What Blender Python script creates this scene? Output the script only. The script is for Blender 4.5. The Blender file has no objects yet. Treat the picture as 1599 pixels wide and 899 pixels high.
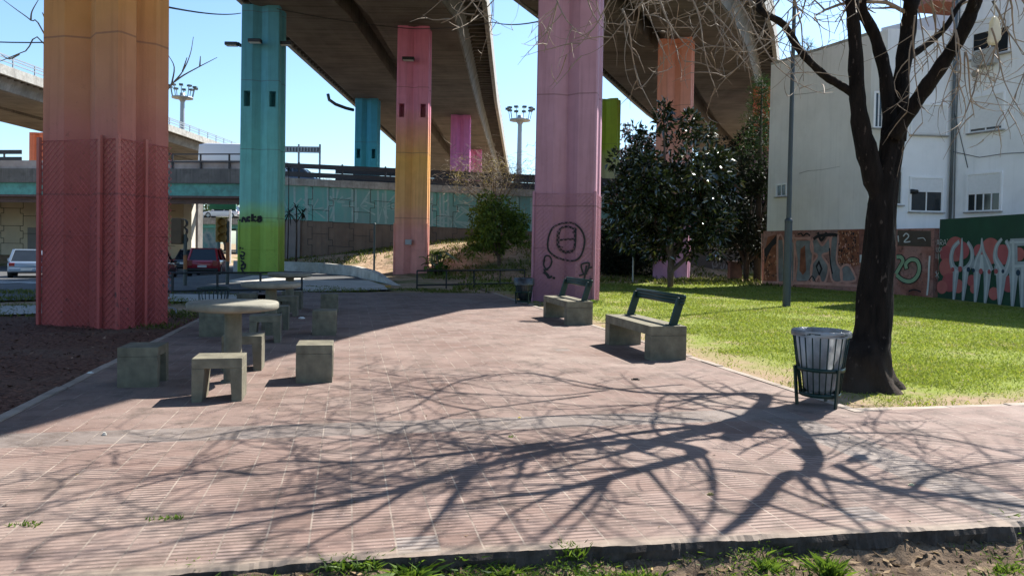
import bpy, math, random
import numpy as np
from mathutils import Vector, Matrix
R = math.radians
scene = bpy.context.scene
COL = scene.collection
rng = random.Random(7)
nrg = np.random.default_rng(11)

# ------------------------------------------------------------------ camera
CAMH, FPX, CX, CY = 1.4, 1150.0, 799.5, 449.5
PITCH, ROLL, SHIFT = R(1.3), R(1.03), -35.4
cam_d = bpy.data.cameras.new('camera'); cam = bpy.data.objects.new('camera', cam_d); COL.objects.link(cam)
_F = Vector((0, math.cos(PITCH), -math.sin(PITCH)))
_R0 = Vector((1, 0, 0)); _U0 = Vector((0, math.sin(PITCH), math.cos(PITCH)))
_R = _R0*math.cos(ROLL) + _U0*math.sin(ROLL); _U = _U0*math.cos(ROLL) - _R0*math.sin(ROLL)
cam.matrix_world = Matrix(((_R.x, _U.x, -_F.x, 0), (_R.y, _U.y, -_F.y, 0), (_R.z, _U.z, -_F.z, CAMH), (0, 0, 0, 1)))
cam_d.sensor_width = 36; cam_d.lens = 36*FPX/1599; cam_d.shift_y = SHIFT/1599
cam_d.clip_start = .05; cam_d.clip_end = 5000
scene.camera = cam
# ------------------------------------------------------------------ light
SUN_AZ, SUN_EL = R(46), R(49)
w = bpy.data.worlds.new('World'); scene.world = w; w.use_nodes = True
_n = w.node_tree.nodes; _bg = _n['Background']
_sky = _n.new('ShaderNodeTexSky'); _sky.sky_type = 'NISHITA'; _sky.sun_disc = False
_sky.sun_elevation = SUN_EL; _sky.sun_rotation = SUN_AZ; _sky.air_density = 1.0; _sky.dust_density = .8; _sky.ozone_density = .6
_tint = _n.new('ShaderNodeMix'); _tint.data_type = 'RGBA'; _tint.blend_type = 'MULTIPLY'; _tint.inputs[0].default_value = 1; _tint.inputs[7].default_value = (.81, .99, 1.13, 1)
w.node_tree.links.new(_sky.outputs[0], _tint.inputs[6]); w.node_tree.links.new(_tint.outputs[2], _bg.inputs[0]); _bg.inputs[1].default_value = .088
sd = bpy.data.lights.new('sun', 'SUN'); sd.energy = 4.6; sd.angle = R(.4); sd.color = (1, .95, .87)
so = bpy.data.objects.new('sun', sd); COL.objects.link(so)
SDIR = Vector((math.sin(SUN_AZ)*math.cos(SUN_EL), math.cos(SUN_AZ)*math.cos(SUN_EL), math.sin(SUN_EL)))
so.rotation_euler = (-SDIR).to_track_quat('-Z', 'Y').to_euler(); so.location = (30, 30, 60)
vs = scene.view_settings
vs.view_transform = 'Standard'; vs.look = 'None'; vs.gamma = 1; vs.exposure = 1.33; vs.use_curve_mapping = False
scene.cycles.max_bounces = 6; scene.cycles.transparent_max_bounces = 12
scene.cycles.use_denoising = True

# photo measurements -> world coordinates (the survey the places below come from)
def ray(px, py):
    return (_F*FPX + _R*(px-CX) - _U*(py-(CY+SHIFT)))
def P(px, py, d):
    r = ray(px, py); t = d/r.y
    return Vector((r.x*t, d, CAMH+r.z*t))
def G(px, py, z=0.0):
    r = ray(px, py); t = (z-CAMH)/r.z
    return Vector((r.x*t, r.y*t, z))
def onplane(px, py, A, n):
    r = ray(px, py); o = Vector((0, 0, CAMH)); t = (A-o).dot(n)/r.dot(n)
    return o+r*t
SA, SB = math.sin(SUN_AZ)/math.tan(SUN_EL), math.cos(SUN_AZ)/math.tan(SUN_EL)
def C(px, py, z):          # the point at height z whose shadow falls at this ground point
    g = G(px, py); return Vector((g.x+SA*z, g.y+SB*z, z))
HEAD = math.atan2(CX-543, FPX)                       # heading of the paved path
E1 = Vector((math.cos(HEAD), math.sin(HEAD), 0)); E2 = Vector((-math.sin(HEAD), math.cos(HEAD), 0))
def sm(a, b, x):
    t = min(1, max(0, (x-a)/(b-a))); return t*t*(3-2*t)
def interp(x, xs, ys):
    return float(np.interp(x, xs, ys))

# ------------------------------------------------------------------ object helpers
def tag(o, label, cat, group=None, kind=None):
    if label: o['label'] = label
    if cat: o['category'] = cat
    if group: o['group'] = group
    if kind: o['kind'] = kind
    return o
def thing(name, label, cat, loc=(0, 0, 0), rz=0, group=None):
    o = bpy.data.objects.new(name, None); COL.objects.link(o); o.empty_display_size = .2
    o.location = loc; o.rotation_euler = (0, 0, rz)
    return tag(o, label, cat, group)
def kids(o): return [c for c in COL.objects if c.parent == o]
def copy_tree(o, parent=None):
    c = o.copy(); COL.objects.link(c)
    if parent: c.parent = parent
    for k in kids(o): copy_tree(k, c)
    return c

class MB:
    def __init__(s): s.v = []; s.f = []; s.m = []; s.s = []; s.mi = 0
    def add(s, vs_, fs, smooth=False, mi=None):
        b = len(s.v); s.v += [tuple(v) for v in vs_]
        for f in fs:
            s.f.append(tuple(i+b for i in f)); s.m.append(s.mi if mi is None else mi); s.s.append(smooth)
    def box(s, c, d, rz=0, mi=None, M=None, taper=1.0):
        x, y, z = d[0]/2, d[1]/2, d[2]/2; k = taper
        pts = [(-x, -y, -z), (x, -y, -z), (x, y, -z), (-x, y, -z), (-x*k, -y*k, z), (x*k, -y*k, z), (x*k, y*k, z), (-x*k, y*k, z)]
        m = (M if M else Matrix.Rotation(rz, 3, 'Z')); c = Vector(c)
        s.add([m @ Vector(p)+c for p in pts], [(0, 3, 2, 1), (4, 5, 6, 7), (0, 1, 5, 4), (1, 2, 6, 5), (2, 3, 7, 6), (3, 0, 4, 7)], mi=mi)
    def bar(s, a, b, w_, h_, mi=None):
        a, b = Vector(a), Vector(b); d = b-a; L = d.length
        if L < 1e-6: return
        x = d/L; up = Vector((0, 0, 1)) if abs(x.z) < .95 else Vector((0, 1, 0))
        y = up.cross(x).normalized(); z = x.cross(y)
        s.box((a+b)/2, (L, w_, h_), M=Matrix((x, y, z)).transposed(), mi=mi)
    def tube(s, pts, rad, n=8, cap=True, smooth=True, mi=None):
        pts = [Vector(p) for p in pts]; k = len(pts)
        if isinstance(rad, (int, float)): rad = [rad]*k
        T = []
        for i in range(k):
            t = pts[min(i+1, k-1)]-pts[max(i-1, 0)]
            T.append(t.normalized() if t.length > 1e-9 else Vector((0, 0, 1)))
        a = T[0].orthogonal().normalized(); V = []
        for i in range(k):
            a = (a-T[i]*a.dot(T[i]))
            a = a.normalized() if a.length > 1e-6 else T[i].orthogonal().normalized()
            b = T[i].cross(a)
            for j in range(n):
                th = 2*math.pi*j/n
                V.append(pts[i]+(a*math.cos(th)+b*math.sin(th))*rad[i])
        F_ = []
        for i in range(k-1):
            for j in range(n):
                F_.append((i*n+j, i*n+(j+1) % n, (i+1)*n+(j+1) % n, (i+1)*n+j))
        if cap: F_ += [tuple(range(n-1, -1, -1)), tuple((k-1)*n+j for j in range(n))]
        s.add(V, F_, smooth, mi)
    def lathe(s, prof, n=24, c=(0, 0, 0), smooth=True, mi=None, wob=None):
        V = []; k = len(prof); c = Vector(c)
        for i, (r, z) in enumerate(prof):
            for j in range(n):
                th = 2*math.pi*j/n; rr = r+(wob(i, th) if wob else 0)
                V.append(c+Vector((rr*math.cos(th), rr*math.sin(th), z)))
        F_ = [(i*n+j, i*n+(j+1) % n, (i+1)*n+(j+1) % n, (i+1)*n+j) for i in range(k-1) for j in range(n)]
        s.add(V, F_, smooth, mi)
    def disc(s, c, r, n=24, up=True, mi=None):
        c = Vector(c); V = [c+Vector((r*math.cos(2*math.pi*j/n), r*math.sin(2*math.pi*j/n), 0)) for j in range(n)]
        s.add(V, [tuple(range(n)) if up else tuple(range(n-1, -1, -1))], mi=mi)
    def cyl(s, c, r, h, n=24, r2=None, mi=None):
        r2 = r if r2 is None else r2; c = Vector(c)
        s.lathe([(r, 0), (r2, h)], n, c, mi=mi); s.disc(c, r, n, False, mi); s.disc(c+Vector((0, 0, h)), r2, n, True, mi)
    def prism(s, poly, z0, z1, mi=None, M=None):
        n = len(poly)
        V = [Vector((p[0], p[1], z0)) for p in poly]+[Vector((p[0], p[1], z1)) for p in poly]
        if M: V = [M @ v for v in V]
        s.add(V, [tuple(range(n-1, -1, -1)), tuple(range(n, 2*n))]+[(i, (i+1) % n, n+(i+1) % n, n+i) for i in range(n)], mi=mi)
    def loft(s, rings, close=True, cap=True, smooth=False, mi=None):
        n = len(rings[0]); V = [p for r in rings for p in r]; F_ = []
        for i in range(len(rings)-1):
            for j in range(n if close else n-1):
                F_.append((i*n+j, i*n+(j+1) % n, (i+1)*n+(j+1) % n, (i+1)*n+j))
        if cap and close: F_ += [tuple(range(n-1, -1, -1)), tuple((len(rings)-1)*n+j for j in range(n))]
        s.add(V, F_, smooth, mi)
    def build(s, name, mats, parent=None, loc=None, bevel=0, fix=False):
        me = bpy.data.meshes.new(name)
        me.from_pydata(s.v, [], s.f)
        for m in (mats if isinstance(mats, (list, tuple)) else [mats]): me.materials.append(m)
        me.polygons.foreach_set('material_index', s.m); me.polygons.foreach_set('use_smooth', s.s)
        if fix:
            import bmesh
            b = bmesh.new(); b.from_mesh(me); bmesh.ops.recalc_face_normals(b, faces=b.faces); b.to_mesh(me); b.free()
        me.update()
        o = bpy.data.objects.new(name, me); COL.objects.link(o)
        if loc is not None: o.location = loc
        if parent: o.parent = parent
        if bevel:
            bm_ = o.modifiers.new('bevel', 'BEVEL'); bm_.width = bevel; bm_.segments = 2; bm_.limit_method = 'ANGLE'
        return o
def raw(name, V, F4, mat, parent=None):
    """fast numpy mesh of quads (k,4) or tris (k,3)"""
    me = bpy.data.meshes.new(name); k = F4.shape[1]
    me.vertices.add(len(V)); me.vertices.foreach_set('co', np.asarray(V, np.float32).ravel())
    me.loops.add(F4.size); me.loops.foreach_set('vertex_index', F4.astype(np.int32).ravel())
    me.polygons.add(len(F4)); me.polygons.foreach_set('loop_start', np.arange(0, F4.size, k, dtype=np.int32))
    me.materials.append(mat); me.update(calc_edges=True); me.validate()
    o = bpy.data.objects.new(name, me); COL.objects.link(o)
    if parent: o.parent = parent
    return o

# ------------------------------------------------------------------ materials
class NT:
    def __init__(s, name):
        s.m = bpy.data.materials.new(name); s.m.use_nodes = True; s.t = s.m.node_tree
        s.b = s.t.nodes['Principled BSDF']; s.out = s.t.nodes['Material Output']
        s.tc = s.t.nodes.new('ShaderNodeTexCoord')
    def n(s, typ, **kw):
        x = s.t.nodes.new(typ)
        for k, v in kw.items(): setattr(x, k, v)
        return x
    def l(s, a, b): s.t.links.new(a, b)
    def put(s, inp, v):
        if hasattr(v, 'is_linked') or hasattr(v, 'links'): s.l(v, inp)
        elif isinstance(v, (tuple, list)) and len(v) == 3 and inp.type == 'RGBA': inp.default_value = (*v, 1)
        else: inp.default_value = v
    def math(s, op, a, b=0.0, c=None, clamp=False):
        x = s.n('ShaderNodeMath', operation=op, use_clamp=clamp); s.put(x.inputs[0], a); s.put(x.inputs[1], b)
        if c is not None: s.put(x.inputs[2], c)
        return x.outputs[0]
    def mix(s, f, a, b, mode='MIX'):
        x = s.n('ShaderNodeMix', data_type='RGBA', blend_type=mode); s.put(x.inputs[0], f); s.put(x.inputs[6], a); s.put(x.inputs[7], b)
        return x.outputs[2]
    def co(s, scale=(1, 1, 1), src='Object'):
        x = s.n('ShaderNodeMapping'); s.l(s.tc.outputs[src], x.inputs[0]); x.inputs[3].default_value = scale; return x.outputs[0]
    def noise(s, scale, detail=4, vec=None, rough=.55):
        x = s.n('ShaderNodeTexNoise'); x.inputs['Scale'].default_value = scale; x.inputs['Detail'].default_value = detail; x.inputs['Roughness'].default_value = rough
        s.l(vec if vec is not None else s.tc.outputs['Object'], x.inputs['Vector']); return x.outputs[0]
    def ramp(s, f, stops, interp_='LINEAR'):
        x = s.n('ShaderNodeValToRGB'); s.put(x.inputs[0], f); e = x.color_ramp.elements; x.color_ramp.interpolation = interp_
        while len(e) < len(stops): e.new(.5)
        for k, (p, c) in zip(e, stops):
            k.position = p; k.color = (c, c, c, 1) if isinstance(c, (int, float)) else (*c, 1)
        return x.outputs[0]
    def sep(s, v):
        x = s.n('ShaderNodeSeparateXYZ'); s.l(v, x.inputs[0]); return x.outputs
    def bump(s, h, strength=.3, dist=.01, prev=None):
        x = s.n('ShaderNodeBump'); x.inputs['Strength'].default_value = strength; x.inputs['Distance'].default_value = dist; s.l(h, x.inputs['Height'])
        if prev is not None: s.l(prev, x.inputs['Normal'])
        s.l(x.outputs[0], s.b.inputs['Normal']); return x.outputs[0]
    def fin(s, col, rough=.8, metal=0.0, spec=None):
        s.put(s.b.inputs['Base Color'], col); s.put(s.b.inputs['Roughness'], rough); s.b.inputs['Metallic'].default_value = metal
        if spec is not None: s.b.inputs['Specular IOR Level'].default_value = spec
        return s.m
_mc = {}
def sc3(c, k): return tuple(min(1, x*k) for x in c)
def plain(name, col, rough=.7, var=.25, scale=6, bump=.15, metal=0.0, bscale=60, dirt=None, spec=None, src='Object', streak=0):
    if name in _mc: return _mc[name]
    n = NT(name); v = n.co(src=src)
    c = n.mix(n.ramp(n.noise(scale, 5, v), [(.3, 0), (.7, 1)]), sc3(col, 1-var), sc3(col, 1+var*.7))
    if dirt:
        c = n.mix(n.ramp(n.noise(scale*.35+.3, 6, v, .65), [(.48, 0), (.7, .75)]), c, dirt)
    if streak:
        c = n.mix(n.ramp(n.noise(3, 5, n.co((2.2, 2.2, .12), src)), [(.5, 0), (.75, streak)]), c, sc3(col, .35))
    if bump: n.bump(n.noise(bscale, 4, v), bump, .01)
    _mc[name] = n.fin(c, rough, metal, spec); return _mc[name]
def paint(name, stops, joint=3.0, scuff=.25, zmax=13.0):
    """column paint that runs through several colours up its height, on board-marked concrete"""
    n = NT(name); xyz = n.sep(n.tc.outputs['Object'])
    z = n.math('ADD', xyz[2], n.math('MULTIPLY', n.math('SUBTRACT', n.noise(.9, 4), .5), 1.0))
    c = n.ramp(n.math('DIVIDE', z, zmax), [(p/zmax, sc3(col, 1.5)) for p, col in stops])
    c = n.mix(n.ramp(n.noise(2.5, 6), [(.3, .0), (.8, .3)]), c, (.55, .5, .47), 'MULTIPLY')
    c = n.mix(n.ramp(n.noise(4, 5, n.co((1.8, 1.8, .1))), [(.5, 0), (.75, .3)]), c, (.35, .3, .28), 'MULTIPLY')
    low = n.ramp(n.math('DIVIDE', xyz[2], 4.5), [(0, 1), (1, 0)])
    spots = n.math('MULTIPLY', n.ramp(n.noise(9, 5, None, .7), [(.6, 0), (.68, 1)]), low)
    c = n.mix(n.math('MULTIPLY', spots, scuff*2.2), c, (.08, .05, .05))
    fr = n.math('FRACT', n.math('DIVIDE', n.math('ADD', xyz[2], .4), joint))
    jl = n.math('LESS_THAN', fr, .012)
    c = n.mix(n.math('MULTIPLY', jl, .45), c, (.1, .06, .06))
    n.bump(n.math('SUBTRACT', n.noise(30, 5), n.math('MULTIPLY', jl, 1.0)), .25, .02)
    return n.fin(c, .75, spec=.25)

M_conc = plain('concrete_grey', (.36, .35, .32), .85, .25, 3, .25, dirt=(.16, .14, .12), streak=.5)
M_concd = plain('concrete_dark', (.17, .16, .15), .9, .35, 2, .3, dirt=(.05, .05, .05), streak=.8)
M_khaki = plain('concrete_khaki_paint', (.165, .15, .105), .85, .35, 7, .45, bscale=45, dirt=(.085, .075, .05), streak=.35)
M_kerbw = plain('kerb_concrete', (.45, .43, .39), .85, .2, 3, .25, dirt=(.25, .22, .18))
M_black = plain('black_paint_metal', (.008, .009, .010), .5, .2, 10, .05)
M_dgreen = plain('dark_green_enamel', (.006, .028, .024), .38, .2, 10, .05, spec=.35)
M_galv = plain('galvanised_steel', (.30, .32, .34), .5, .15, 8, .05, metal=.4)
M_brown = plain('brown_steel', (.09, .045, .04), .6, .3, 5, .1)
M_tealsteel = plain('teal_steel', (.09, .33, .30), .6, .25, 3, .1, dirt=(.05, .14, .13))
M_white = plain('white_wall', (.84, .85, .86), .85, .04, 1.2, .12, dirt=(.72, .74, .75), streak=.12)
M_party = plain('party_wall', (.74, .72, .70), .9, .06, 1.0, .15, dirt=(.62, .60, .58), streak=.15)
M_glassd = plain('dark_window_glass', (.02, .025, .03), .08, .1, 3, 0, spec=.6)
M_alu = plain('white_window_frame', (.75, .76, .77), .5, .05, 10, .05)
M_tyre = plain('tyre_rubber', (.018, .018, .018), .8, .2, 10, .1)
M_rim = plain('wheel_rim', (.35, .36, .37), .35, .1, 10, 0, metal=.7)
M_lampgl = plain('red_lamp_glass', (.25, .012, .012), .2, .1, 5, 0)
M_plate = plain('number_plate', (.6, .6, .58), .5, .05, 10, 0)
M_steelpost = plain('post_paint', (.035, .05, .05), .45, .15, 6, .05)
M_twig = plain('twig_bark', (.25, .20, .15), .8, .3, 14, .3)

def leafmat(name, dark, light, rough=.4, trans=.35, spec=.5, dead=None):
    n = NT(name); g = n.n('ShaderNodeNewGeometry'); r = g.outputs['Random Per Island']
    st = [(0, dark), (.75, light)]+([(.96, light), (.99, dead)] if dead else [(1, sc3(light, 1.25))])
    c = n.ramp(r, st)
    n.fin(c, rough, spec=spec)
    if trans:
        tr = n.n('ShaderNodeBsdfTranslucent'); n.l(n.mix(1.0, c, (1.0, 1.0, .45), 'MULTIPLY'), tr.inputs[0])
        mx = n.n('ShaderNodeMixShader'); mx.inputs[0].default_value = trans
        n.l(n.b.outputs[0], mx.inputs[1]); n.l(tr.outputs[0], mx.inputs[2]); n.l(mx.outputs[0], n.out.inputs[0])
    return n.m

# ------------------------------------------------------------------ terrain
PO = G(540, 872)                                        # front edge of the paving
def pl(p):                                              # world -> path coordinates (across, along)
    d = Vector((p[0]-PO.x, p[1]-PO.y, 0)); return d.dot(E1), d.dot(E2)
def wp(a, b, z=0): return PO+E1*a+E2*b+Vector((0, 0, z))
RW = pl(G(1090, 563))[0]                                # right edge of the path
LW = pl(G(150, 583))[0]                                 # left edge
FARB = pl(G(640, 457))[1]
SIDEB = pl(G(1312, 642))[1]                             # depth of the cross walk on the right
WALLY = 47.0
EX = [-17, -15.5, -14, -9, -4, 3, 12, 20, 60]; EH = [-.5, .2, .45, 1.1, 1.85, 2.2, 1.7, 1.6, 1.5]
def terr(x, y):
    a, b = pl((x, y))
    z = -.04
    if b < .3:
        z -= sm(.15, -.12, b+.055*max(0, a))*(.01+.085*sm(-1.0, 1.6, a))
    roadf = sm(-12.5, -18, x)
    z -= .52*sm(15, 41, y)*roadf
    h = interp(x, EX, EH); y0 = interp(x, [-15, -9, 0, 6, 12], [41.5, 38, 33, 38, 42]); y1 = interp(x, [-9, 0, 8], [46.5, 46.5, 48])
    e = sm(y0, y1, y)
    if x < -17:
        e *= 0
    z = z*(1-e)+h*e
    if x < -20: z += .75*sm(53, 58.5, y)*(1-sm(-28, -25, x))
    return z
# ------------------------------------------------------------------ ground, paving, lawn, roads
def sheet(name, left, right, n, m, off, mat, kind='structure', fn=None):
    left = [Vector((*p[:2], 0)) for p in left]; right = [Vector((*p[:2], 0)) for p in right]
    def at(pts, t):
        k = t*(len(pts)-1); i = min(int(k), len(pts)-2); return pts[i].lerp(pts[i+1], k-i)
    V = []; F_ = []
    for j in range(m+1):
        a, b = at(left, j/m), at(right, j/m)
        for i in range(n+1):
            p = a.lerp(b, i/n); V.append((p.x, p.y, (fn or terr)(p.x, p.y)+off))
    for j in range(m):
        for i in range(n):
            q = j*(n+1)+i; F_.append((q, q+1, q+n+2, q+n+1))
    o = raw(name, V, np.array(F_), mat); o.data.polygons.foreach_set('use_smooth', [True]*len(F_))
    o['kind'] = kind; return o

# ground: dry earth with worn grass, one sheet to the horizon
n = NT('earth_ground')
v = n.co()
dry = n.mix(n.ramp(n.noise(2.2, 6, v), [(.35, 0), (.65, 1)]), (.30, .20, .13), (.44, .32, .22))
dry = n.mix(n.ramp(n.noise(14, 5, v), [(.45, 0), (.75, .6)]), dry, (.13, .09, .06))
gr = n.mix(n.noise(6, 4, v), (.05, .085, .02), (.13, .16, .05))
M_earth = n.fin(n.mix(n.ramp(n.noise(.33, 5, v, .7), [(.47, 0), (.6, .85)]), dry, gr), .95, spec=.1)
n.bump(n.noise(9, 6, v), .7, .06)
xs = np.unique(np.concatenate([-np.geomspace(2500, 60, 12), np.arange(-60, -18, 3), np.arange(-18, 24, .6), np.arange(24, 60, 3), np.geomspace(60, 2500, 12)]))
ys = np.unique(np.concatenate([-np.geomspace(2500, 20, 10), np.arange(-20, 2, 2), np.arange(2, 5, .25), np.arange(5, 62, .7), np.geomspace(62, 2500, 16)]))
V = [(x, y, terr(x, y)-(.02 if y < 60 else .1)) for y in ys for x in xs]; nx = len(xs)
Fq = np.array([(j*nx+i, j*nx+i+1, (j+1)*nx+i+1, (j+1)*nx+i) for j in range(len(ys)-1) for i in range(nx-1)])
o = raw('ground', V, Fq, M_earth); o['kind'] = 'structure'; o.data.polygons.foreach_set('use_smooth', [True]*len(Fq))

# paving of grooved tiles
n = NT('grooved_tiles'); xyz = n.sep(n.tc.outputs['Object'])
T = .2; A0 = pl(G(549.5, 800))[0]
ax = n.math('DIVIDE', n.math('SUBTRACT', xyz[0], A0), T); by = n.math('DIVIDE', xyz[1], T)
wob = n.math('MULTIPLY', n.math('SUBTRACT', n.noise(1.3, 3), .5), .035)
axw = n.math('ADD', ax, wob); byw = n.math('ADD', by, wob)
cell = n.n('ShaderNodeCombineXYZ'); n.l(n.math('FLOOR', axw), cell.inputs[0]); n.l(n.math('FLOOR', byw), cell.inputs[1])
wn = n.n('ShaderNodeTexWhiteNoise', noise_dimensions='2D'); n.l(cell.outputs[0], wn.inputs[0])
rnd = wn.outputs[0]
def bandmask(c, lo, hi):
    return n.math('MULTIPLY', n.math('GREATER_THAN', c, lo), n.math('LESS_THAN', c, hi))
gb1, gb2 = sorted((pl(G(300, 688))[1]/T, pl(G(300, 654))[1]/T))
ga1, ga2 = sorted(((pl(G(1277, 663))[0]-A0)/T, (pl(G(1233, 677))[0]-A0)/T))
fb, fa = n.math('FLOOR', byw), n.math('FLOOR', axw)
g1 = n.math('MULTIPLY', bandmask(fb, round(gb1)-.5, round(gb1)+1.5), n.math('LESS_THAN', fa, round(ga1)+1.5))
g2 = n.math('MULTIPLY', bandmask(fa, round(ga1)-.5, round(ga1)+1.5), n.math('LESS_THAN', fb, round(gb1)+1.5))
odd = n.math('GREATER_THAN', rnd, .9955)
grey = n.math('MAXIMUM', n.math('MAXIMUM', g1, g2), odd)
red = n.ramp(rnd, [(0, (.152, .095, .078)), (.4, (.188, .122, .102)), (.8, (.218, .148, .126)), (1, (.262, .188, .162))])
red = n.mix(n.ramp(n.noise(.9, 5), [(.35, 0), (.7, .7)]), red, (.285, .216, .188))
gry = n.ramp(rnd, [(0, (.15, .152, .145)), (.6, (.185, .186, .177)), (1, (.25, .245, .232))])
c = n.mix(n.math('MULTIPLY', grey, .5), red, gry)
# grooves: five to a tile, worn away in places
gp = n.math('FRACT', n.math('MULTIPLY', byw, 5.0))
wear = n.ramp(n.math('ADD', n.math('MULTIPLY', n.noise(2.3, 5, None, .65), .8), n.math('MULTIPLY', rnd, .2)), [(.38, .2), (.62, 1)])
gm = n.math('MULTIPLY', n.ramp(gp, [(0, 0), (.12, 1), (.38, 1), (.5, 0)]), wear)
c = n.mix(n.math('MULTIPLY', gm, .78), c, (.05, .032, .026))
fx, fy = n.math('FRACT', axw), n.math('FRACT', byw)
jx = n.math('GREATER_THAN', n.math('ABSOLUTE', n.math('SUBTRACT', fx, .5)), .477)
jy = n.math('MULTIPLY', n.math('GREATER_THAN', n.math('ABSOLUTE', n.math('SUBTRACT', fy, .5)), .475), .3)
jt = n.math('MAXIMUM', jx, jy)
jc = n.mix(n.ramp(n.noise(3.5, 4), [(.4, 0), (.62, 1)]), (.36, .30, .25), (.10, .078, .065))
c = n.mix(n.math('MULTIPLY', jt, .7), c, jc)
# grit, stains and the sandy worn front rim
c = n.mix(n.ramp(n.noise(.55, 6, None, .7), [(.5, 0), (.72, .55)]), c, (.30, .245, .21))
c = n.mix(n.ramp(n.noise(2.6, 6, None, .75), [(.5, 0), (.66, .75)]), c, (.095, .072, .06))
c = n.mix(n.math('MULTIPLY', n.ramp(n.noise(55, 2), [(.68, 0), (.74, 1)]), .5), c, (.55, .5, .45))
rim = n.ramp(n.math('ADD', n.math('ADD', xyz[1], n.math('MULTIPLY', n.math('MAXIMUM', xyz[0], 0.0), .055)), n.math('MULTIPLY', n.math('SUBTRACT', n.noise(5, 4), .5), .1)), [(.03, 1), (.10, 0)])
c = n.mix(n.math('MULTIPLY', rim, .7), c, n.mix(n.noise(9, 5), (.17, .135, .105), (.33, .275, .22)))
hh = n.math('SUBTRACT', n.math('MULTIPLY', n.noise(26, 5), .35), n.math('MULTIPLY', n.math('MAXIMUM', gm, n.math('MULTIPLY', jt, .7)), n.math('SUBTRACT', 1.0, rim)))
n.bump(hh, .6, .011)
M_tile = n.fin(c, .82, spec=.3)
M_slab = plain('slab_edge', (.055, .043, .035), .95, .5, 14, .9, bscale=30, dirt=(.02, .016, .013))
M_edging = plain('path_edging_concrete', (.30, .25, .21), .9, .3, 4, .3, dirt=(.22, .17, .13))
mb = MB()
aa = np.arange(LW, 9.01, .02); er = random.Random(3)
edge = [0.0]
for _ in aa[1:]: edge.append(edge[-1]*.93+er.gauss(0, .003))
chip = [0.0]*len(aa)
for _ in range(46):
    c0, cw, ch = er.randrange(len(aa)), er.randint(2, 9), er.uniform(.006, .03)
    for j in range(-cw, cw+1):
        if 0 <= c0+j < len(aa): chip[c0+j] = max(chip[c0+j], ch*(1-(j/cw)**2)*er.uniform(.7, 1))
ebase = lambda a: -.055*a if a > 0 else .04*a
top = [(a, ebase(a)+edge[i]+chip[i], .0) for i, a in enumerate(aa)]
V = []
for i, (a, b, z) in enumerate(top):
    dz = -.02*sm(.0, .03, chip[i])
    wv = lambda k: .010*math.sin(a*7.3+k*2.1)+.008*math.sin(a*17.7+k*4.3)+.006*math.sin(a*41+k*1.7)+.004*er.gauss(0, 1)
    V += [(a, b+.02+wv(0), -.32), (a, b+wv(1), -.13), (a, b-.008+wv(2), -.075), (a, b-.004+.5*wv(3), -.03+dz), (a, b+.004, dz-.004), (a, b+.03, 0), (a, .35, 0)]
for i in range(len(aa)-1):
    for k in range(6):
        q = i*7+k; mb.s.append(False); mb.m.append(1 if k < 4 else 0); mb.f.append((q, q+7, q+8, q+1))
mb.v += V
def slabrect(a0, a1, b0, b1, sides):
    mb.add([(a0, b0, 0), (a1, b0, 0), (a1, b1, 0), (a0, b1, 0)], [(0, 1, 2, 3)], mi=0)
    q = [(a0, b0), (a1, b0), (a1, b1), (a0, b1)]
    for s_ in sides:
        p0, p1 = q[s_], q[(s_+1) % 4]
        mb.add([(*p0, -.3), (*p1, -.3), (*p1, 0), (*p0, 0)], [(0, 1, 2, 3)], mi=1)
slabrect(LW, RW, .35, SIDEB, (3,)); slabrect(RW, 9, .35, SIDEB, (2, 1)); slabrect(LW, RW, SIDEB, FARB, (1, 2, 3))
o = mb.build('paved_path', [M_tile, M_slab], loc=PO); o.rotation_euler = (0, 0, HEAD); o['kind'] = 'structure'
# pale concrete edging along the right and left rim of the path
for nm, a, b0, b1 in (('path_edging', RW, SIDEB-.05, FARB), ('path_edging', LW-.1, 0.1, FARB)):
    mb = MB(); k = 40
    for i in range(k):
        t0, t1 = b0+(b1-b0)*i/k, b0+(b1-b0)*(i+1)/k-.006
        mb.box((a+.05+rng.uniform(-.006, .006), (t0+t1)/2, -.07+rng.uniform(-.006, .003)), (.09, t1-t0, .16))
    o = mb.build(nm, M_edging, loc=PO); o.rotation_euler = (0, 0, HEAD); o['kind'] = 'structure'
mb = MB()
for i in range(24):
    t0, t1 = RW+.1+i*.33, RW+.1+(i+1)*.33-.008
    mb.box(((t0+t1)/2, SIDEB+.05, -.075+rng.uniform(-.008, .003)), (t1-t0, .1, .15))
o = mb.build('path_edging', M_edging, loc=PO); o.rotation_euler = (0, 0, HEAD); o['kind'] = 'structure'

# lawn on the right
n = NT('lawn_soil'); v = n.co()
c = n.mix(n.noise(5, 5, v), (.11, .15, .025), (.23, .26, .06))
drt = n.mix(n.noise(8, 5, v), (.19, .135, .085), (.34, .26, .175))
ed = n.ramp(n.noise(.8, 5, v, .65), [(.52, 0), (.65, .85)])
pc = n.sep(v)
a_ = n.math('SUBTRACT', n.math('ADD', n.math('MULTIPLY', n.math('SUBTRACT', pc[0], PO.x), E1.x), n.math('MULTIPLY', n.math('SUBTRACT', pc[1], PO.y), E1.y)), RW)
b_ = n.math('SUBTRACT', n.math('ADD', n.math('MULTIPLY', n.math('SUBTRACT', pc[0], PO.x), E2.x), n.math('MULTIPLY', n.math('SUBTRACT', pc[1], PO.y), E2.y)), SIDEB)
rimd = n.math('MINIMUM', n.math('MULTIPLY', a_, .75), b_)
rimd = n.math('ADD', rimd, n.math('MULTIPLY', n.math('SUBTRACT', n.noise(1.6, 5, v), .5), 1.3))
ed2 = n.ramp(rimd, [(.25, 1), (.85, 0)])
M_lawn = n.fin(n.mix(n.math('MAXIMUM', ed, ed2), c, drt), .95, spec=.1)
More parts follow.
